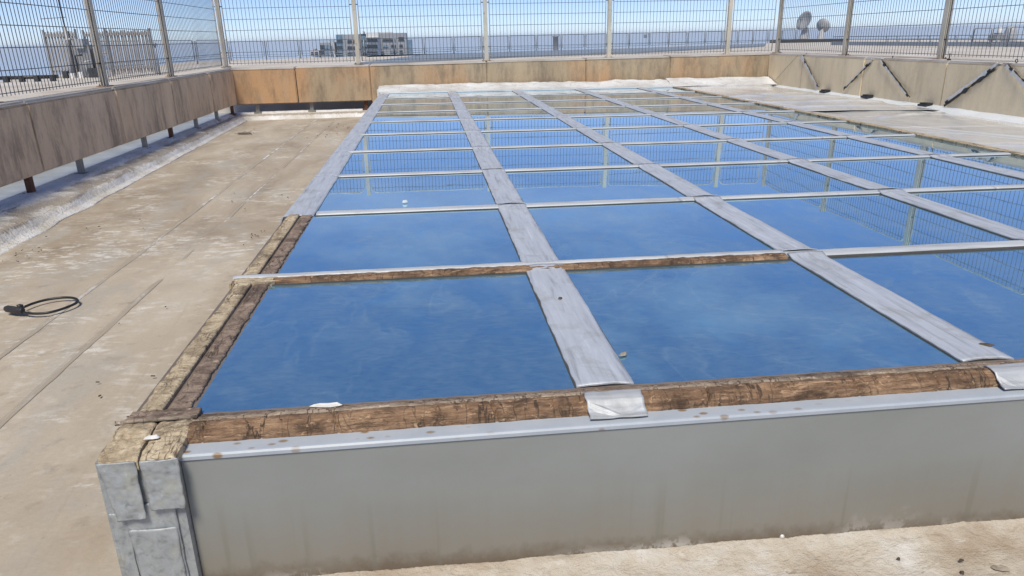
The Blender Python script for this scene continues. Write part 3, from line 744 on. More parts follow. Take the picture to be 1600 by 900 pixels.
# left edge bar in the first two rows: tape gone, old filler and wood
def strip(xa, xb, y0, y1, z, amp, mat, seed, rag=(.002, .002), nx=10, ny=260, name='filler_strip', t=.02):
    def fn(u, v):
        y = y0+(y1-y0)*v
        l = xa + rag[0]*(n3(y*7, seed)+.7*n3(y*29, seed+1)); r = xb + rag[1]*(n3(y*6, seed+2)+.7*n3(y*24, seed+3)+.4*n3(y*70, seed))
        x = l+(r-l)*u; ed = min(u, 1-u)
        return (x, y, z + amp*(n3(x*30, y*14, seed)+.6*n3(x*80, y*50, seed+5)) - (.004 if ed == 0 else 0))
    return sheet(name, fn, nx, ny, t, MT[mat], sky)
for (y0, y1) in ((.058, DY-.032), (DY+.046, 2*DY-.045)):
    strip(-.106, .066, y0, y1, .0020, .0004, 'margin', 1.7, (.0008, .0008), 4, 60, 'edge_board', .06)
    strip(-.086, -.030, y0, y1, .0165, .0020, 'cream', 4.1+y0, (.0080, .0006))
    strip(-.0215, .034, y0, y1, .0110, .0024, 'brown', 7.9+y0, (.0010, .0085))
strip(-.112, .058, DY-.064, DY-.002, .0155, .0025, 'cream', 12.2, (.006, .004), 40, 30)
# cross piece and the two lumps running over the front left corner
strip(-.104, .066, .010, .054, .0170, .0026, 'brown', 15.5, (.004, .003), 60, 24, 'filler_strip')
mb = MB(); mb.tube([(-.118, -.001, .016), (-.06, .0, .0185), (.0, .003, .0185), (.07, .004, .017)], .006, 8); mb.build('bead', MT['bead'], sky, True)
def lump(xa, xb, seed):
    def fn(u, v):
        prof = [(-.008, .0175), (-.045, .0170), (-.062, .0145), (-.075, .0135), (-.12, .0100), (-.142, .0060), (-.149, -.002)]
        k = v*(len(prof)-1); i = min(int(k), len(prof)-2); f = k-i
        y = prof[i][0]*(1-f)+prof[i+1][0]*f; z = prof[i][1]*(1-f)+prof[i+1][1]*f
        x = xa+(xb-xa)*u + .004*n3(y*24, seed+(3 if u > .5 else 0))
        z += .0045*(1-abs(2*u-1)**6)-.0045 + .0025*n3(x*35, y*30, seed)+.0020*n3(x*90, y*80, seed) - .004*math.exp(-((y+.068)/.006)**2)
        return (x, y, z)
    sheet('filler_lump', lambda u, v: fn(u, 1-v), 40, 60, .02, MT['cream'], sky)
lump(-.106, -.020, 3.0); lump(-.015, .066, 9.0)
mb = MB(); mb.box((-.112, -.140, -.55), (.060, -.05, -.004)); mb.build('corner_post', MT['tape_dull'], sky)
def flap(xa, xb, z0, z1, yo, seed, taper=0.0, curl=.006, name='tape_flap'):
    def fn(u, v):
        z = z0+(z1-z0)*v
        x = xa+(xb-xa)*u + taper*v*(1-u) + .003*n3(v*5, seed+u*1.3)
        y = yo - .004*math.sin(math.pi*u)*.4 - curl*v*v*(.5+abs(u-.5)) + .0035*n3(u*2.5, v*4, seed)+.0015*n3(u*7, v*12, seed)
        return (x, y, z + (.003*n3(u*6, seed+4) if v == 1 else 0))
    nu, nv = 18, 40
    vs = [fn(i/nu, j/nv) for j in range(nv+1) for i in range(nu+1)]; W = nu+1; n = len(vs)
    fs = [(j*W+i, j*W+i+1, (j+1)*W+i+1, (j+1)*W+i)[::-1] for j in range(nv) for i in range(nu)]
    vs += [(x, y+.003, z) for x, y, z in vs]; fs += [tuple(n+k for k in f)[::-1] for f in fs]
    edge = list(range(W)) + [j*W+nu for j in range(1, nv+1)] + [nv*W+i for i in range(nu-1, -1, -1)] + [j*W for j in range(nv-1, 0, -1)]
    for k in range(len(edge)):
        a, b = edge[k], edge[(k+1) % len(edge)]; fs.append((a, b, n+b, n+a))
    o = obj(name, vs, fs, MT['tape_dull'], sky); o.data.polygons.foreach_set('use_smooth', [True]*len(o.data.polygons))
flap(-.104, -.022, .000, -.150, -.153, 2.0, .020); flap(-.012, .068, .000, -.128, -.154, 6.0, .006, .004)
flap(-.075, .040, -.118, -.40, -.1445, 9.0, .012, .002); flap(-.108, -.072, -.140, -.42, -.142, 13.0, .012, .001)
flap(-.070, .036, -.185, -.43, -.1485, 17.0, .012, .001)

# loose bits lying on the panes and frame
def flake(name, c, sx, sy, h, mat, label, cat, seed, rz=0.0, parent=None, group=None, n=9):
    rg = random.Random(seed); mb = MB()
    ring = []
    for k in range(n):
        a = 2*math.pi*k/n; q = 1+rg.uniform(-.28, .28)
        p = Matrix.Rotation(rz, 3, 'Z') @ V((sx*q*math.cos(a), sy*q*math.sin(a), 0)); ring.append(p)
    c = V(c)
    vs = [c + p for p in ring] + [c + p*.72 + V((0, 0, h*rg.uniform(.7, 1.2))) for p in ring] + [c + V((0, 0, h*1.1))]
    fs = [tuple(range(n))[::-1]] + [(k, (k+1) % n, n+(k+1) % n, n+k) for k in range(n)] + [(n+k, n+(k+1) % n, 2*n) for k in range(n)]
    vs = [V(v)-c for v in vs]
    o = obj(name, vs, fs, MT[mat], None, False, label=label, category=cat); o.location = c
    if group: o['group'] = group
    return o
flake('bark_chip', (1.195, .232, -.005), .017, .006, .006, 'chip', 'small pale bark chip lying on the second front pane', 'debris', 1, .35)
flake('paint_chip', (.512, 2.395, .004), .014, .010, .012, 'whitec', 'small white lump on a pane near the third cross bar', 'debris', 2, .2)
flake('paint_chip', (.375, .035, .004), .045, .007, .006, 'whitec', 'long white sealant flake on the front edge of the first pane', 'debris', 3, -.03)
flake('paint_chip', (-.005, -.085, .018), .016, .007, .005, 'whitec', 'white flake stuck on the front left corner filler', 'debris', 5, .1)
flake('rubber_scrap', (1.093, .70, .006), .008, .006, .004, 'dark', 'small dark scrap on the first tape strip', 'debris', 6, .1)
flake('rubber_scrap', (2.262, .135, -.008), .024, .010, .004, 'dark', 'torn dark scrap at the front end of the second tape strip', 'debris', 7, -.4)

# ================================================================== PLASTIC SHEETS ON THE RIGHT, BACK EDGE SHEETING
def zsky(x, y): return -.0075*x + .001*y
def filmfn(x0, x1, y0, y1, seed, zoff):
    folds = [(random.Random(seed+k).uniform(y0, y1), random.Random(seed+k+50).uniform(-.5, .5), random.Random(seed+k+90).uniform(.012, .03)) for k in range(7)]
    def fn(u, v):
        y = y0+(y1-y0)*v; x = x0+(x1-x0)*u
        z = zsky(x, y) + zoff + .016*n3(x*1.4, y*.8, seed) + .006*n3(x*4, y*2.4, seed+2)
        for (fy, sl, am) in folds:
            d = (y - fy - sl*(x-x0)); z += am*math.exp(-(d/.05)**2)*(.6+.4*n3(x*3, fy))
        z -= .02*max(0, u-.7)/.3
        if u == 1: x += .05*n3(y*1.3, seed)+.02*n3(y*5, seed)
        if u == 0: z = max(z, zsky(x, y)+.008)
        return (x, y, z)
    return fn
f1 = sheet('plastic_sheet', filmfn(5.06, 6.72, 1.2, 6.75, 4, -.012), 60, 170, .003, MT['film'], label='grey plastic sheet beside the skylight, the nearer of the two along the right wall', category='plastic sheet', group='plastic sheets along the right wall')
f2 = sheet('plastic_sheet', filmfn(5.06, 6.80, 6.55, 11.40, 9, -.000), 60, 150, .003, MT['film'], label='grey plastic sheet in the far right corner, beyond the sheet seam', category='plastic sheet', group='plastic sheets along the right wall')
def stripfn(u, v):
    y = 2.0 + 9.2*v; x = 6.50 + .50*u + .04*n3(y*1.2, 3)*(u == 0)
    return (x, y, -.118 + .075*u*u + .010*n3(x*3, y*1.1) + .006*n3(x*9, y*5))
sheet('sky_tinted_edge', stripfn, 14, 160, .004, MT['stripw'], label='pale blue film edge strip with painted sky reflection at the foot of the right wall', category='membrane')
# crumpled white sheeting along the back edge
def crumple(x0, x1, h, seed, ys):
    def fn(u, v):
        x = x0+(x1-x0)*u
        prof = [(ys-.10, .012), (ys+.02, .030), (ys+.10, .055), (ys+.18, h*.8), (ys+.26, h), (ys+.335, h*1.12), (ys+.350, h*.75)]
        k = v*(len(prof)-1); i = min(int(k), len(prof)-2); f = k-i
        y = prof[i][0]*(1-f)+prof[i+1][0]*f; z = prof[i][1]*(1-f)+prof[i+1][1]*f
        a = .020*n3(x*2.3, v*3, seed)+.014*n3(x*6, v*6, seed+1)+.007*abs(n3(x*16, v*11, seed+2))
        return (x, min(11.595, y + .02*n3(x*3, v*2, seed+5)), zsky(x, y) + z + a*(.35+.8*v) + (.02*n3(x*1.3, seed+7) if v > .7 else 0))
    return fn
sheet('crumpled_sheeting', crumple(-.16, 5.15, .095, 2.0, 11.22), 420, 30, .004, MT['foil'], label='long crumpled white sheeting along the far edge of the skylight', category='sheeting', group='crumpled white sheeting')
sheet('crumpled_sheeting', crumple(5.02, 6.97, .110, 8.0, 11.20), 170, 30, .004, MT['foil'], label='short crumpled grey white sheeting in the far right corner', category='sheeting', group='crumpled white sheeting')
mb = MB(); mb.box((-.19, 11.36, -.42), (-.115, 11.58, .055)); mb.build('end_upstand', MT['stripw'], label='narrow pale end piece under the sheeting at the far left corner of the skylight', category='upstand')

# straps over the right wall
def strap(p_top, p_bot, label, white=.012, black=.010, top_hook=True, thin=False):
    a = onx(*p_top, 6.975); b = onx(*p_bot, 6.955)
    root = empty('tie_strap', b, label, 'strap')
    d = (b-a); side = d.cross(V((1, 0, 0))).normalized(); Ln = d.length
    made = []
    if thin:
        mb = MB(); mb.tube([a, a+d*.5+V((-.004, 0, 0)), b], .004, 6); made.append(mb.build('cord', MT['stub'], root, True))
    else:
        for (nm, off, w_, mat, t0, t1, sd_) in (('white_band', -.5*white, white, 'strapw', 0, .96, 1), ('black_band', .6*black, black, 'black', .06, 1, 5)):
            mb = MB(); n = 26; vs = []; fs = []
            for k in range(n+1):
                t = t0+(t1-t0)*k/n; p = a+d*t; wv = .5*w_*max(.15, 1+1.5*n3(t*11, sd_, a.y))
                o_ = side*(off + .006*n3(t*6, sd_+a.y)); out_ = V((-.006-.006*abs(n3(t*8, sd_)), 0, 0))
                vs += [p+o_+side*wv+out_, p+o_-side*wv+out_, p+o_-side*wv+out_+V((.004, 0, 0)), p+o_+side*wv+out_+V((.004, 0, 0))]
            for k in range(n):
                for q in range(4): fs.append((k*4+q, k*4+(q+1) % 4, (k+1)*4+(q+1) % 4, (k+1)*4+q))
            fs += [(3, 2, 1, 0), (n*4, n*4+1, n*4+2, n*4+3)]
            made.append(obj(nm, vs, fs, MT[mat], root))
        for t in (.14+.2*abs(n3(a.y, 3)), .93):
            mb = MB(); p = a+d*t+V((-.012, 0, 0)); mb.obox(p, side*.013, d.normalized()*.022, V((.006, 0, 0))); made.append(mb.build('buckle', MT['black'], root))
        # part that runs over the coping towards the fence
        mb = MB(); mb.obox(a+V((.14, 0, .012)), V((.15, 0, 0)), V((0, white*.8, 0)), V((0, 0, .003))); made.append(mb.build('top_run', MT['strapw'], root))
    inv = Matrix.Translation(b).inverted()
    for o in made: o.matrix_parent_inverse = inv
strap((1247, 86), (1210, 127), 'thin grey cord slanting down the right wall near the far corner', thin=True)
strap((1253, 86), (1280, 137), 'white tie strap on the right wall nearest the far corner', .046, .010)
strap((1363, 94), (1318, 140), 'black and white strap leaning left below the second right hand post', .022, .018)
strap((1376, 93), (1422, 153), 'black and white strap leaning right, in the middle of the right wall', .026, .018)
strap((1560, 101), (1475, 163), 'thick black strap leaning left on the nearest part of the right wall', .034, .034)
strap((1574, 100), (1618, 146), 'pale strap running off the right edge of the picture', .040, .010)
for k, ((px_, py_), lb) in enumerate([((1290, 142), 'black rubber clamp at the foot of the right wall nearest the far corner'), ((1356, 150), 'black rubber clamp at the foot of the right wall, middle of three'), ((1447, 163), 'black rubber clamp at the foot of the right wall nearest the camera')]):
    c = onx(px_, py_, 6.93); t = empty('rubber_clamp', c, lb, 'clamp', 'clamps along the right wall')
    mb = MB(); mb.obox((0, 0, 0), (.04, 0, 0), (0, .070, 0), (0, 0, .020)); mb.build('block', MT['black'], t)
    mb = MB(); mb.obox((-.05, 0, -.012), (.010, 0, 0), (0, .080, 0), (0, 0, .014)); mb.build('lip', MT['blackp'], t)
def ring_loop(px_, py_, r, label, mat='black', flat=False):
    c = onx(px_, py_, 7.06)
    c.z = WT+.047
    mb = MB(); pts = []
    for k in range(20):
        a = 2*math.pi*k/20
        pts.append(V((.02*math.sin(a), r*math.sin(a)*.8, r*(1-math.cos(a))*(.35 if flat else 1)+.004)))
    mb.tube(pts, .0045, 6, True); o = mb.build('wire_loop', MT[mat], None, True, label=label, category='loop', group='loops on the right coping'); o.location = c
    return c
c = ring_loop(1483, 92, .038, 'black ring loop standing on the right coping beside the nearest post')
mb = MB(); mb.obox((0, 0, .006), (.015, 0, 0), (0, .018, 0), (0, 0, .008)); o = mb.build('rubber_pad', MT['black'], label='small black rubber pad below the ring loop on the coping', category='pad'); o.location = c
ring_loop(1260, 84, .030, 'thin grey loop lying on the right coping near the far corner', 'stub', True)
ring_loop(1322, 84, .026, 'dark loop at the foot of the second right hand post', 'black', True)
ring_loop(1588, 97, .05, 'bent black loop on the coping at the right edge of the picture', 'black', True)
ring_loop(1395, 88, .03, 'bent dark wire on the coping between the right hand posts', 'black', True)

# ================================================================== CABLE AND LITTER ON THE FLOOR
FZ = -.392
cb = empty('cable_lock', onz(35, 485, FZ), 'black looped cable with a plastic handle lying on the left floor', 'cable')
inv = Matrix.Translation(cb.location).inverted()
loop = [(37, 480), (52, 474), (72, 468.5), (92, 465.5), (106, 464.8), (116, 466), (121.5, 469.5), (118, 474), (106, 479.5), (90, 485), (72, 489), (52, 490), (36, 488)]
pts = [onz(*p, FZ+.012) for p in loop]
def smooth_path(P, k=6):
    out_ = []
    for i in range(len(P)-1):
        a, b, c_, d = P[max(i-1, 0)], P[i], P[i+1], P[min(i+2, len(P)-1)]
        for t in range(k):
            t /= k; out_.append(.5*((2*b)+(c_-a)*t+(2*a-5*b+4*c_-d)*t*t+(3*b-a-3*c_+d)*t**3))
    return out_ + [P[-1]]
mb = MB(); mb.tube(smooth_path(pts), .0068, 8); mb.build('cable', MT['black'], cb, True).matrix_parent_inverse = inv
mb = MB(); hp = [onz(*p, FZ+.020) for p in [(9, 482), (12, 482.5), (18, 483.5), (25, 484.5), (32, 485.2), (36, 485.5)]]
mb.tube(smooth_path(hp, 4), [.008]+[.014]*3+[.018]*4+[.0185]*4+[.0175]*4+[.016]*4+[.013], 10); mb.build('handle', MT['blackp'], cb, True).matrix_parent_inverse = inv
mb = MB(); mb.tube([onz(27, 480, FZ+.03), onz(31, 478.5, FZ+.032), onz(35, 479.5, FZ+.026)], .0125, 8); mb.build('latch', MT['blackp'], cb, True).matrix_parent_inverse = inv

zf = -.445
flake('yellow_stone', onz(1196, 897, zf), .013, .010, .012, 'stone', 'small yellow stone at the bottom edge below the fascia', 'stone', 21)
flake('bark_chip', onz(1238, 899, zf), .034, .010, .012, 'chip', 'grey brown bark chip beside the yellow stone', 'debris', 22, .1)
flake('bark_chip', onz(1562, 889, zf), .020, .008, .010, 'chip', 'curled grey chip near the bottom right corner', 'debris', 23, -.5)
flake('dark_pebble', onz(1503, 896, zf), .006, .005, .006, 'dark', 'tiny dark pebble left of the curled grey chip', 'stone', 24)
flake('dark_pebble', onz(1404, 874, zf+.01), .005, .004, .005, 'dark', 'tiny dark pebble on the white foam, above the bottom edge', 'stone', 25)
flake('dark_pebble', onz(1502, 876, zf+.01), .007, .004, .004, 'dark', 'tiny dark flake on the white foam right of the pebble', 'stone', 26)
s_ = NT('screw_head'); MT['screw'] = s_.set((.75, .73, .69), .35, .3)
mb = MB(); mb.lathe([(0, .004), (.004, .004), (.0062, .0015), (.0066, -.003)], (0, 0, 0), 12, Matrix.Rotation(R(90), 3, 'X')); o = mb.build('screw', MT['screw'], sky, True); o.location = (1.553, FY-.001, -.395)
# dry leaf litter: far too many and too small to count
rg = random.Random(31); mb = MB()
clusters = [((385, 208), 14, .22), ((20, 405), 10, .10), ((52, 396), 12, .10), ((110, 368), 9, .15), ((393, 373), 16, .09), ((580, 197), 16, .25), ((540, 195), 12, .2), ((505, 213), 10, .2), ((240, 344), 5, .5), ((300, 560), 5, .4), ((430, 300), 10, .4), ((250, 500), 8, .5)]
for (p, n, sp) in clusters:
    c = onz(*p, FZ)
    for _ in range(max(3, n//2)):
        x, y = c.x+rg.gauss(0, sp*.6), c.y+rg.gauss(0, sp*1.1)
        if x > -.16: continue
        s1, s2, a = rg.uniform(.002, .008)*(1+max(0, y-2)*.22), rg.uniform(.0012, .0032)*(1+max(0, y-2)*.22), rg.uniform(0, 6.3)
        ax = V((math.cos(a), math.sin(a), rg.uniform(-.2, .3)))*s1; ay = V((-math.sin(a), math.cos(a), 0))*s2
        z = FZ + .004 + floor_z(x, y)
        mb.obox((x, y, z+.003), ax, ay, V((0, 0, .0018)))
mb.build('leaf_litter', MT['dark'], label='scattered dark leaf litter on the beige roof floor', category='litter', kind='stuff')
# peeled flakes of floor coating by the back upstand
for k, (px_, py_, sx, sy) in enumerate([(382, 209, .12, .035), (590, 181, .10, .03), (543, 180, .16, .03), (512, 178, .06, .02)]):
    c = onz(px_, py_, FZ+.004)
    flake('peeled_flake', c, sx, sy, .018, 'dark' if k != 2 else 'chip', ['dark peeled flake on the floor near the far left corner', 'dark peeled flake next to the far left end of the skylight', 'brown curled flake at the foot of the back upstand', 'small dark flake left of the curled one at the back upstand'][k], 'debris', 60+k, .2*k, group=None)

# ================================================================== BEYOND THE WALLS
# blue grey metal roof sheet on the outer roof
pts = [(-2.5, 33.0), (5.4, 38.8), (13.4, 41.8), (25.4, 51.0), (30.0, 60.5), (16, 52.5), (6.7, 50.6), (.5, 47.2)]
vs = [(x, y, DZ+.004) for x, y in pts] + [(x, y, DZ+.10) for x, y in pts]; n = len(pts)
obj('roof_sheet', vs, [tuple(range(n, 2*n)), tuple(range(n))[::-1]] + [(k, (k+1) % n, n+(k+1) % n, n+k) for k in range(n)], MT['metalroof'], label='low blue grey metal roof sheet on the outer roof behind the far fence', category='roof')

def barrier(name, a, b, h, label, group, post=True, bars=True, sign=None):
    a, b = V(a), V(b); root = empty(name, a, label, 'railing', group)
    d = b-a; Ln = d.length; d.normalize(); made = []
    g = Ln*.05; rr = .10
    def P(s_, z): return a + d*s_ + V((0, 0, z))
    z0, z1 = h*.16, h
    pts = []
    for (cx, cz, a0) in ((Ln-g-rr, z1-rr, 0), (g+rr, z1-rr, 90), (g+rr, z0+rr, 180), (Ln-g-rr, z0+rr, 270)):
        for t in range(5):
            an = R(a0+22.5*t); pts.append(P(cx+rr*math.cos(an), cz+rr*math.sin(an)))
    mb = MB(); mb.tube(pts, .022, 6, True); made.append(mb.build('frame', MT['rail'], root, True))
    mb = MB(); mb.tube([P(0, 0), P(0, h*.98)], .035, 6); made.append(mb.build('post', MT['rail'], root, True))
    mb = MB(); mb.tube([P(g, h*.27), P(Ln-g, h*.27)], .012, 5); made.append(mb.build('rail', MT['rail'], root, True))
    if sign:
        mb = MB(); q = P(Ln*.80, h*.78); mb.obox(q, d*.17, V((0, 1, 0))*.02, V((0, 0, .14))); made.append(mb.build('sign_plate', MT['rail'], root))
    inv = Matrix.Translation(a).inverted()
    for o in made: o.matrix_parent_inverse = inv
path = [V(p) for p in [(-11.6, 47.8, DZ), (-7.4, 49.0, DZ), (-1, 51.4, DZ), (5, 53.0, DZ), (9.6, 54.3, DZ), (14, 56.0, DZ), (18, 57.8, DZ), (25, 61.2, DZ), (32, 65.0, DZ), (38, 68.3, DZ)]]
cum = [0.0]
for k in range(len(path)-1): cum.append(cum[-1]+(path[k+1]-path[k]).length)
def along(s_):
    for k in range(len(path)-1):
        if s_ <= cum[k+1]: return path[k].lerp(path[k+1], (s_-cum[k])/(cum[k+1]-cum[k]))
    return path[-1]
nb = int(cum[-1]/2.12); step = cum[-1]/nb
where = ['counted from its left end']
words = ['first', 'second', 'third', 'fourth', 'fifth', 'sixth', 'seventh', 'eighth', 'ninth', 'tenth', 'eleventh', 'twelfth', 'thirteenth', 'fourteenth', 'fifteenth', 'sixteenth', 'seventeenth', 'eighteenth', 'nineteenth', 'twentieth', 'twenty-first', 'twenty-second', 'twenty-third', 'twenty-fourth', 'twenty-fifth', 'twenty-sixth', 'twenty-seventh', 'twenty-eighth']
for k in range(nb):
    barrier('roof_railing', along(k*step), along((k+1)*step), 1.14, '%s rounded grey railing panel from the left along the far roof edge' % words[k], 'railing panels along the far roof edge', sign=k in (14,))
lp = [V((-13.2, 30.5, DZ)), V((-12.6, 36.0, DZ)), V((-12.0, 42.0, DZ)), V((-11.6, 47.8, DZ))]
for k in range(3):
    barrier('roof_railing', lp[k], lp[k+1], 1.25, ['grey side railing panel behind the slatted screen at the left', 'middle grey side railing panel at the left roof edge', 'grey side railing panel meeting the far railing at the left corner'][k], 'railing panels along the left roof edge', sign=(k == 2))
# low wall-top rail on the right with slanted brackets
a = onz(1300, 70.5, DZ); b = onz(1640, 73.5, DZ)
rr_ = empty('low_railing', a, 'low blue grey guard rail with slanted brackets on the right roof edge', 'railing'); inv = Matrix.Translation(a).inverted(); made = []
mb = MB(); mb.obox((a+b)/2+V((0, 0, .12)), (b-a)/2, V((.2, .2, 0)), V((0, 0, .12))); made.append(mb.build('kerb', MT['metalroof'], rr_))
mb = MB(); mb.tube([a+V((0, 0, .58)), b+V((0, 0, .62))], .03, 6); made.append(mb.build('top_rail', MT['rail'], rr_, True))
mb = MB(); mb.tube([a+V((0, 0, .40)), b+V((0, 0, .44))], .018, 6); made.append(mb.build('mid_rail', MT['rail'], rr_, True))
for px_ in (1357, 1379, 1423, 1446, 1499, 1530, 1580):
    p = onz(px_, 72, DZ); t = (p-a).dot(b-a)/(b-a).length_squared; p = a+(b-a)*t
    mb = MB(); dd = (b-a).normalized(); mb.tube([p+V((0, 0, .1))+dd*.14, p+V((0, 0, .58))-dd*.10], .035, 6); made.append(mb.build('bracket', MT['rail'], rr_, True))
for o in made: o.matrix_parent_inverse = inv
# gate-like barrier and machine on the right
a = onz(1517, 73, DZ); b = onz(1546, 73.5, DZ); barrier('roof_railing', a, b, .98, 'narrow grey barrier panel left of the machine at the right edge', 'barriers at the right edge')
b2 = onz(1572, 73.5, DZ); barrier('roof_railing', b, b2, .98, 'grey barrier panel in front of the machine at the right edge', 'barriers at the right edge')
b3 = onz(1625, 74, DZ); barrier('roof_railing', b2, b3, 1.0, 'wide grey barrier panel cut by the right edge of the picture', 'barriers at the right edge')
c = onz(1556, 71, DZ); t = empty('roof_machine', c, 'small grey machine on legs behind the right hand barriers', 'machine')
mb = MB(); mb.box((-.35, -.3, .28), (.35, .3, .58)); mb.box((-.12, -.2, .58), (.18, .2, .70)); mb.build('casing', MT['machine'], t)
mb = MB(); mb.lathe([(.11, .70), (.12, .95), (.06, 1.02), (0, 1.02)], (.1, 0, 0), 10); mb.build('cap', MT['whitec'], t, True)
for sx in (-1, 1):
    mb = MB(); mb.tube([(sx*.28, 0, .3), (sx*.36, 0, 0)], .03, 6); mb.build('leg', MT['rail'], t)
c = onz(1575, 71.5, DZ); mb = MB(); mb.lathe([(.30, 0), (.34, .35), (.31, .8), (.22, 1.06), (0, 1.06)], (0, 0, 0), 14)
o = mb.build('vent_drum', MT['dish'], None, True, label='pale rounded vent drum beside the machine at the right edge', category='vent'); o.location = c

# satellite dishes
def dish(px_, py_, size, hgt, az, el, label):
    c = onz(px_, py_, DZ); t = empty('satellite_dish', c, label, 'satellite dish', 'satellite dishes on the roof')
    k = size
    mb = MB(); mb.lathe([(.30*k, 0), (.22*k, hgt*.28), (.10*k, hgt*.56), (.07*k, hgt*.62), (0, hgt*.62)], (0, 0, 0), 10); mb.build('pedestal', MT['dishp'], t, True)
    Mx = Matrix.Rotation(az, 3, 'Z') @ Matrix.Rotation(el, 3, 'Y')
    hc = V((0, 0, hgt*.74))
    prof = [(0, .0)] + [(k*.5*q, .16*k*q*q) for q in (.2, .4, .6, .8, 1.0)] + [(k*.5, .16*k-.03), (k*.3, .02), (0, -.04)]
    mb = MB(); mb.lathe(prof, hc, 24, Mx); mb.build('reflector', MT['dish'], t, True)
    mb = MB(); mb.lathe([(.10*k, -.02), (.12*k, -.16*k), (.05*k, -.20*k), (0, -.20*k)], hc, 10, Mx); mb.build('mount', MT['machine'], t)
    mb = MB(); tip = hc + Mx @ V((0, 0, .42*k))
    for an in (90, 210, 330): mb.tube([hc + Mx @ V((.42*k*math.cos(R(an)), .42*k*math.sin(R(an)), .12*k)), tip], .012*k, 5)
    mb.build('feed_arms', MT['rail'], t)
    mb = MB(); mb.lathe([(0, .05*k), (.05*k, .04*k), (.05*k, -.05*k), (0, -.06*k)], tip, 8, Mx); mb.build('feed_horn', MT['rail'], t)
dish(1256, 65.5, 1.85, 2.55, R(195), R(72), 'taller grey satellite dish turned sideways on the far right roof')
dish(1282, 64.5, 1.38, 1.95, R(35), R(75), 'smaller round satellite dish seen from behind on the far right roof')
c = onz(1262, 66.3, DZ); mb = MB(); dd = (onz(1312, 65, DZ)-onz(1215, 67, DZ)); mb.obox(V((0, 0, .14)), dd*.48, V((.5, -.6, 0)), V((0, 0, .14)))
o = mb.build('dish_base', MT['darkbox'], label='long dark base platform under the two satellite dishes', category='platform'); o.location = c

# slatted screen round plant at the left
a = onz(84, 121.5, DZ); b = onz(178, 119.5, DZ); c2 = onz(246, 116.5, DZ)
sr = empty('slatted_screen', a, 'pale slatted steel screen round plant on the left outer roof', 'screen'); inv = Matrix.Translation(a).inverted(); made = []
H = 1.58
def run(p, q, n, sl=.6):
    d = (q-p); u = d.normalized()
    for k in range(n):
        s0 = p + d*((k+.5)/n); mb = MB(); mb.obox(s0+V((0, 0, H*.5+.05)), u*(d.length/n*.5*sl), V((0, .012, 0)), V((0, 0, H*.5-.05+.02*math.sin(k*1.7)))); made.append(mb.build('slat', MT['screen'], sr))
    mb = MB(); mb.obox((p+q)/2+V((0, -.03, H*.93)), d/2, V((0, .022, 0)), V((0, 0, .05))); mb.obox((p+q)/2+V((0, -.03, H*.18)), d/2, V((0, .02, 0)), V((0, 0, .03))); made.append(mb.build('rail', MT['screen'], sr))
    for e in (p, q):
        mb = MB(); mb.tube([e+V((0, -.02, 0)), e+V((0, -.02, H*1.05))], .045, 6); made.append(mb.build('post', MT['machine'], sr))
m1 = a.lerp(b, .52)
run(a, m1, 11, .62); run(b, c2, 13, .62)
back = V((-.5, 1.8, 0)); run(m1+back, b+back, 12, .35)
for o in made: o.matrix_parent_inverse = inv
# plant inside the screen
c = onz(133, 121, DZ); t = empty('roof_plant', c, 'cluttered pipes and grey unit between the halves of the slatted screen', 'machine')
mb = MB(); mb.box((-.30, .1, .05), (.30, .7, 1.12)); mb.build('casing', MT['machine'], t)
mb = MB(); mb.box((-.12, .0, 1.0), (.18, .4, 1.32)); mb.build('hood', MT['dish'], t)
for k, (x, y, h) in enumerate([(-.42, 0, 1.3), (.42, -.1, .95), (.6, .1, .8), (-.1, -.25, .75), (.2, -.3, .55)]):
    mb = MB(); mb.tube([(x, y, 0), (x+.04, y, h*.6), (x+.02, y, h), (x+.22, y+.1, h+.03)], .05 if k < 2 else .03, 7); mb.build('pipe', MT['black' if k % 2 else 'dishp'], t, True)
for k in range(6):
    mb = MB(); q = rg.uniform(-.6, .9); mb.box((q, -.4, .0), (q+.16, -.2, rg.uniform(.1, .35))); mb.build('block', MT['whitec' if k % 2 else 'darkbox'], t)
c = onz(118, 121, DZ); t = empty('antenna_mast', c, 'tall thin antenna mast rising beside the slatted screen', 'mast')
mb = MB(); mb.tube([(0, 0, 0), (0, 0, 1.75)], .065, 8); mb.build('pole', MT['machine'], t, True)
mb = MB(); mb.tube([(0, 0, 1.7), (-.04, 0, 4.2)], .020, 6); mb.build('whip', MT['black'], t, True)
mb = MB(); mb.tube([(-.75, 0, 2.02), (.1, 0, 2.06)], .014, 5); mb.build('arm', MT['rail'], t, True)
c = onz(40, 128, DZ); t = empty('pipe_rack', c, 'low dark pipe rack on the outer roof at the far left', 'rack')
mb = MB(); mb.tube([(-1.2, 0, .14), (1.0, .1, .14)], .06, 7); mb.build('pipe', MT['black'], t, True)
for k in range(5):
    mb = MB(); mb.box((-1.1+k*.48, -.12, 0), (-1.0+k*.48, .12, .20)); mb.build('block', MT['darkbox'], t)
c = onz(250, 117, DZ); mb = MB(); mb.tube([(0, 0, 0), (0, 0, 1.05)], .035, 6); mb.lathe([(0, 1.16), (.07, 1.13), (.07, 1.03), (0, 1.0)], (0, 0, 0), 8)
o = mb.build('lamp_post', MT['rail'], None, True, label='short dark post with a round head right of the slatted screen', category='post'); o.location = c
c = onz(868, 80.5, DZ); mb = MB(); mb.lathe([(.19, 0), (.19, .98), (.23, 1.0), (.23, 1.06), (0, 1.10)], (0, 0, 0), 10)
o = mb.build('vent_pipe', MT['rail'], None, True, label='grey vent pipe standing in front of the far railing', category='pipe'); o.location = c

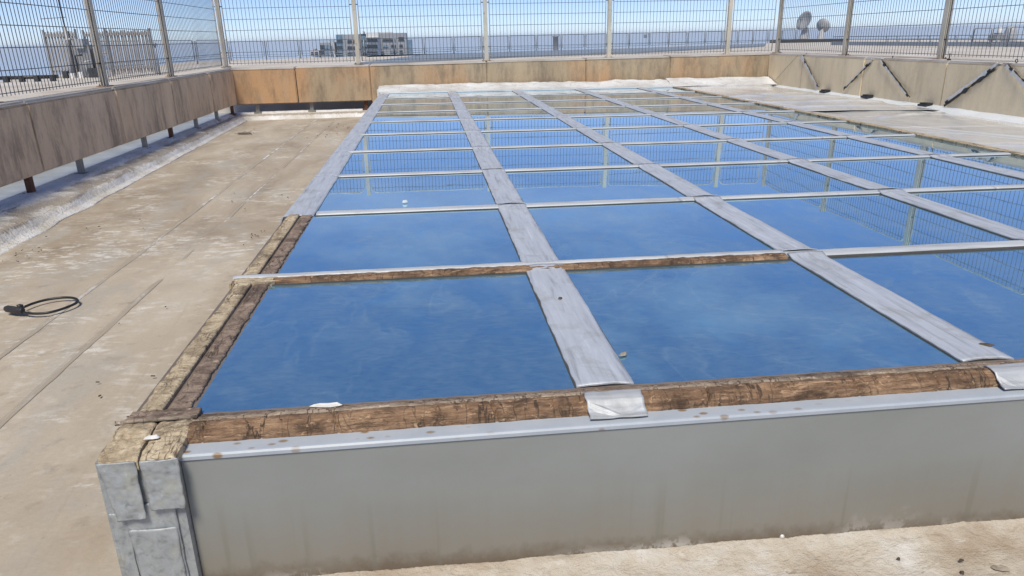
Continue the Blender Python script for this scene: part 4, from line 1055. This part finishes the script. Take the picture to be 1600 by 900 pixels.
# ---------------- far buildings
BY = 215.0
def bpt(px_, py_): p = ony(px_, py_, BY); return p
def block(parent, x0, x1, ytop, mat, dep, name='wall', y_off=0.0, zbot=-30):
    a = bpt(x0, ytop); b = bpt(x1, ytop); mb = MB()
    mb.box((a.x, BY+y_off, zbot), (b.x, BY+y_off+dep, a.z)); o = mb.build(name, mat, parent); o.matrix_parent_inverse = Matrix.Translation(parent.location).inverted(); return o
def win(parent, x0, x1, y0, y1, y_off=0.0, mat='bdark', n=1, name='window'):
    for k in range(n):
        xa = x0+(x1-x0)*(k+.06)/n; xb = x0+(x1-x0)*(k+.94)/n
        a = bpt(xa, y1); b = bpt(xb, y0); mb = MB(); mb.box((a.x, BY+y_off-.12, a.z), (b.x, BY+y_off+.10, b.z))
        mb.box((a.x-.1, BY+y_off-.25, a.z-.15), (b.x+.1, BY+y_off+.05, a.z-.002))
        o = mb.build(name, MT[mat], parent); o.matrix_parent_inverse = Matrix.Translation(parent.location).inverted()
bl = empty('office_building', bpt(580, 130), 'large grey and white office block with window bands beyond the roof', 'building')
block(bl, 524, 536, 54, MT['bglass'], 12, 'stair_tower', .6)
block(bl, 535, 561, 54, MT['bwall'], 14)
block(bl, 560, 573, 53, MT['bdark'], 10, 'glazed_recess', 2.0)
block(bl, 572, 592, 51, MT['bwhite'], 14, 'balcony_wing', -.5)
block(bl, 591.5, 634, 52, MT['bwall'], 12, 'wall', .9)
block(bl, 633, 643.5, 62, MT['bglass'], 9, 'side_glazing', 1.6)
block(bl, 565, 567.5, 49, MT['bwhite'], 3, 'chimney', 3); block(bl, 588, 612, 50.3, MT['bwhite'], 5, 'plant_room', 4)
for y0 in (62.5, 72.3, 81.6): win(bl, 543, 551, y0, y0+3.4, 0, n=3); win(bl, 552, 554.5, y0, y0+3.4, 0)
for y0 in (60, 70, 79.5):
    win(bl, 574, 590, y0, y0+4.8, -.5, n=4)
    a = bpt(572, y0-1.2); b = bpt(592, y0-1.9); mb = MB(); mb.box((a.x, BY-2.2, a.z), (b.x, BY-.5, b.z)); o = mb.build('balcony_slab', MT['bwhite'], bl); o.matrix_parent_inverse = Matrix.Translation(bl.location).inverted()
win(bl, 598, 617, 61, 63.4, .9, n=7); win(bl, 611, 618, 70, 72.6, .9, n=3); win(bl, 598, 606, 70.5, 73, .9, 'bglass', n=3); win(bl, 624, 629, 69.5, 72.4, .9, n=2); win(bl, 610, 619, 79, 81.5, .9, 'bglass', n=4); win(bl, 624, 629, 78.5, 82, .9, n=2); win(bl, 595, 600, 81, 86, .9, n=2); win(bl, 622.5, 631, 57.8, 62.5, .9, n=3)
win(bl, 561.5, 571, 56, 62, 2.0, 'bglass', n=3); win(bl, 562, 571.5, 66, 72, 2.0, 'bglass', n=3); win(bl, 562.5, 572, 76, 82, 2.0, 'bglass', n=3)
for y0 in (62, 72, 82): win(bl, 526, 535, y0, y0+4, .6, 'bdark', n=2)
b2_ = empty('apartment_building', bpt(512, 130), 'small grey block with open balconies left of the office block', 'building')
block(b2_, 499, 515, 67, MT['bwall'], 10); block(b2_, 514, 522, 66, MT['bwhite'], 8, 'wall', 1)
for y0 in (70.5, 79.5): win(b2_, 500.5, 507, y0, y0+5, 0, n=2); win(b2_, 508, 514, y0, y0+5, 0, 'bglass', n=2)
win(b2_, 515.5, 520, 72, 76, 1, 'bglass'); win(b2_, 515.5, 520, 81, 85, 1, 'bglass')
b3_ = empty('low_house', bpt(490, 130), 'low white house at the left end of the far buildings', 'building')
block(b3_, 484, 498, 79, MT['bwhite'], 9); block(b3_, 487, 491, 76.5, MT['bwall'], 4, 'roof_room', 2); win(b3_, 486, 490, 81, 85, 0); win(b3_, 492, 497, 81, 86, 0, n=2)

# ------------------------------------------------------------------ sea haze
hm = bpy.data.materials.new('sea_haze'); hm.use_nodes = True; ht = hm.node_tree; ht.nodes.clear()
ho = ht.nodes.new('ShaderNodeOutputMaterial'); hv = ht.nodes.new('ShaderNodeVolumePrincipled')
hv.inputs['Color'].default_value = (.95, .98, 1, 1); hv.inputs['Density'].default_value = 2.8e-4; hv.inputs['Anisotropy'].default_value = .1
ht.links.new(hv.outputs[0], ho.inputs['Volume'])
mb = MB(); mb.box((-45500, -600, -63.5), (45500, 55500, 12)); hz = mb.build('haze', hm, kind='stuff'); hz['label'] = 'thin pale sea haze over the whole view'; hz['category'] = 'haze'
